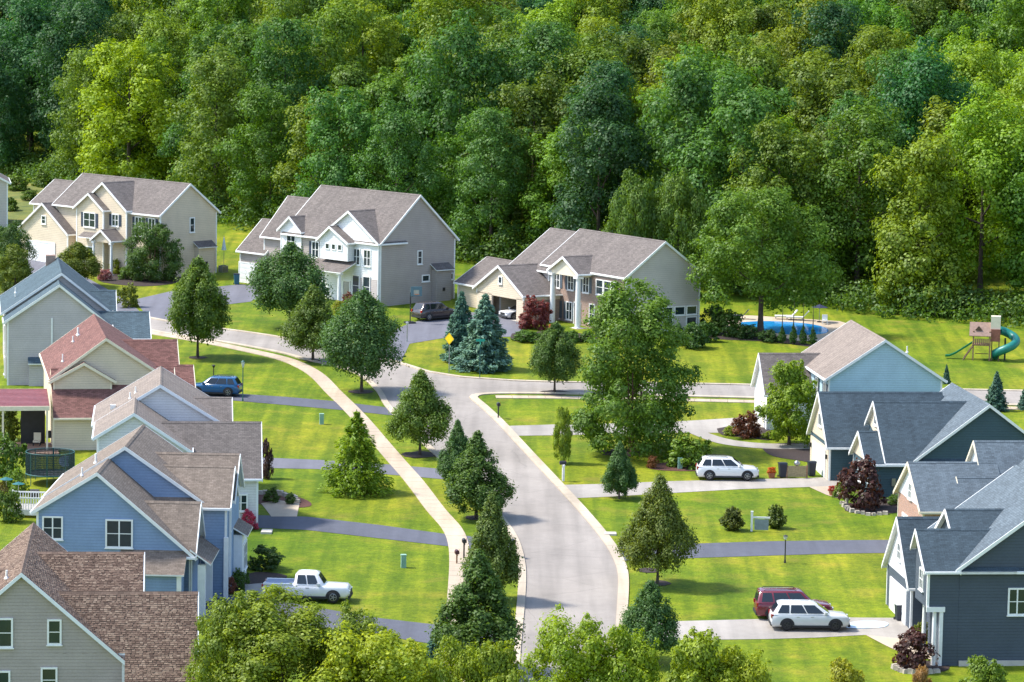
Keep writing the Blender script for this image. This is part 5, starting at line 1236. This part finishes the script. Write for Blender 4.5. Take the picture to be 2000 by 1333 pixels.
def screen():
    o = thing('bin_screen', 'low timber screen with round ornament between the two bins', 'screen', G(1556, 934), R(4)); t = plain('tan_board', (.33, .26, .15), .8, .2, 6)
    for i in range(6): b = MB(); b.box(-.8, .8, -.03, .03, .1 + i * .15, .235 + i * .15); b.obj('board', t, o)
    for x in (-.82, .82): b = MB(); b.box(x - .06, x + .06, -.06, .06, -.1, 1.05); b.obj('post', TIMBER, o)
    b = MB(); b.tube([(0, 0, 1.0), (0, 0, 1.12), (0, 0, 1.3), (0, 0, 1.42)], [.1, .26, .24, .08], 12); b.obj('ornament', STEEL, o)
screen()
def flowerpot(px, py, r, label, fl):
    o = thing('flower_pot', label, 'flower pot', G(px, py)); b = MB(); b.tube([(0, 0, 0), (0, 0, r * 1.3)], [r * .7, r], 12); b.obj('pot', plain('terracotta', (.33, .12, .06), .8), o)
    c = link('flowers', SHRUB[0], o, (0, 0, r), scale=(r * 1.3, r * 1.3, r)); c.color = (*fl, 1)
flowerpot(1507, 934, .32, 'terracotta pot of orange flowers beside the dark bin', (.4, .1, .02)); flowerpot(1625, 968, .28, 'pot of red flowers at the teal house walk', (.35, .04, .03)); flowerpot(1079, 652, .35, 'red flower pot at the foot of a portico column', (.35, .03, .03))
# playset
def playset():
    o = thing('playset', 'wooden climbing tower with pink roof, straight slide and green spiral slide', 'playset', G(1922, 703), R(-8))
    for x in (-1.1, .5):
        for y in (-.7, .7): b = MB(); b.box(x - .06, x + .06, y - .06, y + .06, -.1, 2.9); b.obj('post', TIMBER, o)
    b = MB(); b.box(-1.2, .6, -.8, .8, 1.45, 1.57); b.obj('platform', TIMBER, o)
    for i in range(9): b = MB(); b.box(-1.15 + i * .2, -1.0 + i * .2, -.84, -.79, 1.5, 2.15); b.obj('railing_board', TIMBER, o)
    b = MB(); slope_slab(b, mapper('x'), -1.5, .6, 0, 3.7, -1.0, 2.45, .08); slope_slab(b, mapper('x'), -1.5, .6, 0, 3.7, 1.0, 2.45, .08); b.obj('roof', [plain('pink_boards', (.28, .18, .14), .7, .15, 4), TIMBER], o)
    g = MB(); g.prism([(-.35, 2.95), (.35, 2.95), (0, 3.35)], -.72, -.55, 'y'); me = g.mesh('dormer', DARKTIMBER); recalc(me); link('dormer', me, o, (-.6, 0, .05))
    b = MB(); b.box(.6, 1.5, -.7, .7, 1.9, 3.1); b.obj('cabin', plain('red_boards', (.25, .09, .06), .75, .2, 5), o)
    b = MB(); b.box(.55, 1.5, -.5, .5, 3.1, 4.35); b.obj('tower_panel', CREAMTRIM, o)
    for x in (.7, 1.4):
        for y in (-.6, .6): b = MB(); b.box(x - .05, x + .05, y - .05, y + .05, -.1, 1.9); b.obj('post', DARKTIMBER, o)
    gs = plain('green_plastic', (.02, .22, .10), .35); ts = plain('teal_plastic', (.008, .17, .14), .4)
    s = MB(); pts = [(-1.2, 0, 1.6), (-2.0, 0, 1.05), (-2.8, 0, .5), (-3.4, 0, .22), (-3.8, 0, .2)]
    vs = []; fs = []
    for i, p in enumerate(pts): vs += [(p[0], -.28, p[2] + .18), (p[0], -.25, p[2]), (p[0], .25, p[2]), (p[0], .28, p[2] + .18)]
    for i in range(len(pts) - 1):
        for j in range(3): fs.append((i * 4 + j, i * 4 + j + 1, i * 4 + j + 5, i * 4 + j + 4))
    s.add(vs, fs, 0, None, True); s.obj('straight_slide', gs, o)
    for y in (-.5, .5): b = MB(); b.tube([(-1.1, y, 1.4), (-2.1, y * 1.6, -.1)], .06, 6); b.obj('ladder_leg', DARKTIMBER, o)
    t = MB(); pts = []
    for i in range(22):
        q = i / 21; a = R(100) - q * R(290); rr = 1.05
        pts.append((2.0 + rr * math.cos(a) * (1 if q < .9 else .9), .1 + rr * math.sin(a), 2.75 - 2.35 * q))
    t.tube([(1.4, .8, 2.85)] + pts, .42, 12); t.obj('spiral_slide', ts, o)
    b = MB(); b.tube([(2.0, .1, -.1), (2.0, .1, 2.2)], .09, 8); b.obj('slide_post', DARK, o)
    b = MB(); b.box(-.9, .4, -.05, .05, .55, .62); b.obj('swing_beam', DARKTIMBER, o)
playset()
# poolside
def lounger(px, py, label, rz, m):
    o = thing('pool_lounger', label, 'lounger', G(px, py), rz)
    b = MB(); b.box(-.9, .9, -.35, .35, .3, .42); b.obj('seat', m, o); b = MB(); b.add([(-.9, -.35, .42), (-.9, .35, .42), (-1.4, .35, 1.05), (-1.4, -.35, 1.05), (-.9, -.35, .32), (-.9, .35, .32), (-1.5, .35, 1.0), (-1.5, -.35, 1.0)], [(0, 1, 2, 3), (4, 7, 6, 5), (0, 3, 7, 4), (1, 5, 6, 2), (2, 6, 7, 3)]); b.obj('backrest', m, o)
    for x in (-.8, .8):
        for y in (-.3, .3): b = MB(); b.box(x - .03, x + .03, y - .03, y + .03, 0, .3); b.obj('leg', STEEL, o)
lounger(1530, 624, 'white poolside lounger with raised back on the far deck', R(180), WHITE); lounger(1552, 626, 'white poolside lounger beside another on the far deck', R(170), WHITE); lounger(1435, 623, 'dark grey lounger at the left end of the pool deck', R(170), plain('grey_sling', (.1, .12, .15), .7))
def poolbench(px, py):
    o = thing('pool_chair', 'white chair beside the far right pool corner', 'chair', G(px, py)); 
    b = MB(); b.box(-.28, .28, -.28, .28, .4, .46); b.obj('seat', WHITE, o); b = MB(); b.box(-.28, .28, .24, .3, .46, 1.0); b.obj('backrest', WHITE, o)
    for x in (-.24, .24):
        for y in (-.24, .24): b = MB(); b.box(x - .03, x + .03, y - .03, y + .03, 0, .4); b.obj('leg', WHITE, o)
poolbench(1611, 634)
def umbrella(px, py, h, r, c, label, fold=False):
    o = thing('parasol', label, 'parasol', G(px, py)); m = MB(); m.tube([(0, 0, 0), (0, 0, h)], .03, 6); m.obj('pole', STEEL, o)
    cn = MB(); n = 8; vs = [(0, 0, h)] + [(r * math.cos(6.283 * i / n), r * math.sin(6.283 * i / n), h - r * (.35 if not fold else 6)) for i in range(n)]; cn.add(vs, [(0, 1 + i, 1 + (i + 1) % n) for i in range(n)]); cn.obj('canopy', c, o)
    b = MB(); b.tube([(0, 0, 0), (0, 0, .12)], .25, 10); b.obj('base', DARK, o)
umbrella(1600, 630, 1.9, .9, plain('navy_canvas', (.015, .02, .06), .8), 'dark navy parasol beyond the pool')
umbrella(437, 532, 4.2, .28, plain('pale_canvas', (.5, .6, .62), .8), 'folded pale parasol behind the cream house', True)
def patio():
    # trampoline
    o = thing('trampoline', 'trampoline with dark green safety net behind the pale house', 'trampoline', G(98, 944)); n = 16; r = 1.9; NET = plain('net_green', (.006, .03, .03), .8)
    mt = MB(); mt.tube([(0, 0, .78), (0, 0, .8)], r * .95, 24); mt.obj('mat', DARK, o)
    f = MB(); f.tube([(r * math.cos(6.283 * i / 24), r * math.sin(6.283 * i / 24), .8) for i in range(25)], .06, 6, caps=False); f.tube([(r * math.cos(6.283 * i / 24), r * math.sin(6.283 * i / 24), 2.5) for i in range(25)], .03, 6, caps=False); f.obj('ring', plain('pad_green', (.02, .10, .10), .6), o)
    for i in range(8): a = 6.283 * i / 8; p = MB(); p.tube([(r * math.cos(a), r * math.sin(a), -.1), (r * math.cos(a), r * math.sin(a), 2.5)], .035, 6); p.obj('post', GREENPOST, o)
    w = MB()
    for i in range(110):
        a = 6.283 * i / 110; x, y = r * math.cos(a), r * math.sin(a); w.tube([(x, y, .8), (x, y, 2.5)], .028, 4)
    for k in range(12): z = .85 + k * .14; w.tube([(r * math.cos(6.283 * i / 24), r * math.sin(6.283 * i / 24), z) for i in range(25)], .022, 4, caps=False)
    w.obj('net', NET, o)
    o = thing('satellite_dish', 'grey-blue dish on a pole beside the trampoline', 'dish', G(128, 938)); m = MB(); m.tube([(0, 0, -.1), (0, 0, 1.2)], .04, 6); m.obj('pole', STEEL, o)
    d = MB(); vs = [(0, .12, 1.5)] + [(.55 * math.cos(6.283 * i / 16), -.05, 1.5 + .45 * math.sin(6.283 * i / 16)) for i in range(16)]; d.add(vs, [(0, 1 + i, 1 + (i + 1) % 16) for i in range(16)], 0, None, True); d.obj('reflector', plain('dish_grey', (.28, .33, .42), .5), o)
    # railed deck
    o = thing('deck', 'white railed timber deck behind the blue house', 'deck', G(55, 1012), R(-4)); b = MB()
    for i in range(14):
        b = MB(); b.box(-1.8, 1.8, i * .2, i * .2 + .185, .55, .62); b.obj('plank', plain_deck, o)
    for y in (0, 2.75):
        b = MB(); b.box(-1.8, 1.8, y, y + .08, 1.45, 1.55); b.obj('rail', WHITE, o)
        for i in range(19): b = MB(); b.box(-1.8 + i * .2, -1.75 + i * .2, y + .02, y + .06, .62, 1.45); b.obj('baluster', WHITE, o)
    for x in (-1.8, 1.75):
        for y in (0, 2.7): b = MB(); b.box(x, x + .1, y, y + .1, -.2, 1.65); b.obj('post', WHITE, o)
    b = MB(); b.box(-1.8, 1.8, -.04, -.005, .2, .62); b.obj('skirt', WHITE, o)
    TE = plain('teal_canvas', (.008, .11, .12), .7); umbrella(12, 985, 2.1, .55, TE, 'teal parasol beside the white railed deck'); umbrella(36, 992, 2.0, .5, TE, 'teal parasol over the white railed deck')
    for k, (px, py, lb) in enumerate(((68, 985, 'dark grill on the white railed deck'), (98, 868, 'black grill under the pink metal canopy'), (48, 842, 'black smoker on the grass beyond the pink canopy'))):
        o = thing('barbecue_grill', lb, 'grill', G(px, py)); b = MB(); b.box(-.35, .35, -.25, .25, .55, .9); b.obj('firebox', DARK, o)
        b = MB(); b.tube([(-.34, 0, .9), (.34, 0, .9)], .25, 12); b.obj('hood', DARK, o)
        for x in (-.3, .3):
            for y in (-.2, .2): b = MB(); b.box(x - .025, x + .025, y - .025, y + .025, 0, .55); b.obj('leg', STEEL, o)
    for px, py, lb in ((55, 862, 'cream patio chair before the pink canopy'), (72, 872, 'pale patio chair next to the black grill')):
        o = thing('patio_chair', lb, 'chair', G(px, py)); b = MB(); b.box(-.3, .3, -.3, .3, .35, .5); b.obj('seat', CREAMTRIM, o); b = MB(); b.box(-.3, .3, .25, .35, .5, 1.1); b.obj('backrest', CREAMTRIM, o)
        for x in (-.27, .27):
            for y in (-.27, .27): b = MB(); b.box(x - .03, x + .03, y - .03, y + .03, 0, .35); b.obj('leg', DARK, o)
plain_deck = plain('deck_boards', (.35, .33, .3), .8, .2, 5)
patio()
# garden wall by the pale house, stone edging of the burgundy bed
def stones(label, pts, n, sz, name='stone_edging'):
    P = resample(gp(pts), 100); tot = resample(gp(pts), 1); o = thing(name, label, 'edging', (tot[0][0], tot[0][1], gz(*tot[0])))
    Q = resample(gp(pts), float(np.sum(np.linalg.norm(np.diff(tot, axis=0), axis=1))) / n)
    for q in Q[:n]:
        b = MB(); s = sz * random.uniform(.75, 1.2); h = sz * random.uniform(.5, .8); b.add([(-s * .5, -s * .35, -.1), (s * .5, -s * .4, -.1), (s * .45, s * .4, -.1), (-s * .5, s * .35, -.1), (-s * .4, -s * .28, h), (s * .42, -s * .3, h * .9), (s * .36, s * .3, h), (-s * .4, s * .28, h * .95)], [(0, 3, 2, 1), (4, 5, 6, 7), (0, 1, 5, 4), (1, 2, 6, 5), (2, 3, 7, 6), (3, 0, 4, 7)])
        b.obj('stone', STONE, o, (q[0] - o.location.x, q[1] - o.location.y, gz(*q) - o.location.z), (0, 0, random.uniform(-.4, .4)))
stones('curved stone edging of the burgundy shrub bed', [(1748, 1306), (1765, 1315), (1800, 1318), (1842, 1312)], 14, .42)
stones('low stone garden wall by the pale house', [(508, 966), (540, 966), (572, 974), (582, 984)], 12, .5, 'garden_wall')
stones('stone edging before the teal house burgundy shrub', [(1645, 985), (1660, 1000), (1700, 1008), (1740, 1004)], 13, .4)
def statue():
    o = thing('garden_statue', 'small pale garden statue before the burgundy shrub', 'statue', G(1654, 990)); b = MB(); b.tube([(0, 0, 0), (0, 0, .15), (0, 0, .35), (0, 0, .55), (0, 0, .75), (0, 0, .85), (0, 0, 1.0), (0, 0, 1.1)], [.18, .18, .1, .16, .12, .07, .13, .03], 12); b.obj('figure', STONE, o)
statue()
# thin pale blue patch on the drive
def pale_patch():
    m, n, l, b = nm('pale_blue_patch'); f = noise(n, l, .8, 3); l.new(ramp(n, l, f, [(.35, (.62, .68, .74)), (.65, (.38, .55, .70))]), b.inputs['Base Color'])
    P = gp([(1650, 1219), (1690, 1214), (1732, 1217), (1728, 1226), (1685, 1229), (1648, 1227)])
    g0 = P[0]; o = flat('drive_patch', [tuple(p) for p in smooth(P + [P[0]], 3)][:-1], m, .05, None)
    tag(o, 'pale blue patch on the driveway before the silver SUV', 'sheet')
pale_patch()
def block_slab(px, py, w, d, h, label, name, cat):
    o = thing(name, label, cat, G(px, py)); b = MB(); b.box(-w / 2, w / 2, -d / 2, d / 2, -.1, h); b.box(-w / 2 + .05, w / 2 - .05, -d / 2 + .05, d / 2 - .05, h, h + .02); b.obj('slab', CONCRETE_STEP, o)
block_slab(521, 1040, .8, 1.4, .12, 'pale stepping slab on the lawn by the rose bush', 'stepping_slab', 'slab')
block_slab(1192, 1044, .9, 1.0, .1, 'concrete storm drain slab beside the right kerb', 'drain_slab', 'slab')
def ac(px, py, label):
    o = thing('air_conditioner', label, 'air conditioner', G(px, py), R(40)); b = MB(); b.box(-.4, .4, -.4, .4, 0, .75); b.obj('casing', STEEL, o)
    for i in range(6): b = MB(); b.box(-.36, .36, -.42, -.4, .1 + i * .1, .15 + i * .1); b.obj('louvre', DARK, o)
    b = MB(); b.tube([(0, 0, .75), (0, 0, .79)], .33, 14); b.obj('fan_grille', DARK, o)
ac(436, 532, 'grey air conditioner behind the cream house corner'); ac(1762, 985, 'grey air conditioner under the teal house wall')

for i, (px, py, w, hh, lb) in enumerate(((30, 372, 60, 26, 'scrubby bush in the rough meadow before the dark forest'), (85, 365, 50, 30, 'larger scrub bush at the meadow corner by the cream house roof'), (20, 412, 40, 24, 'low scrub on the meadow beside the tan house end'), (60, 392, 44, 18, 'flat scrub patch in the middle of the meadow'))):
    shrub(px, py, w, hh, (.07, .115, .014), lb, i)
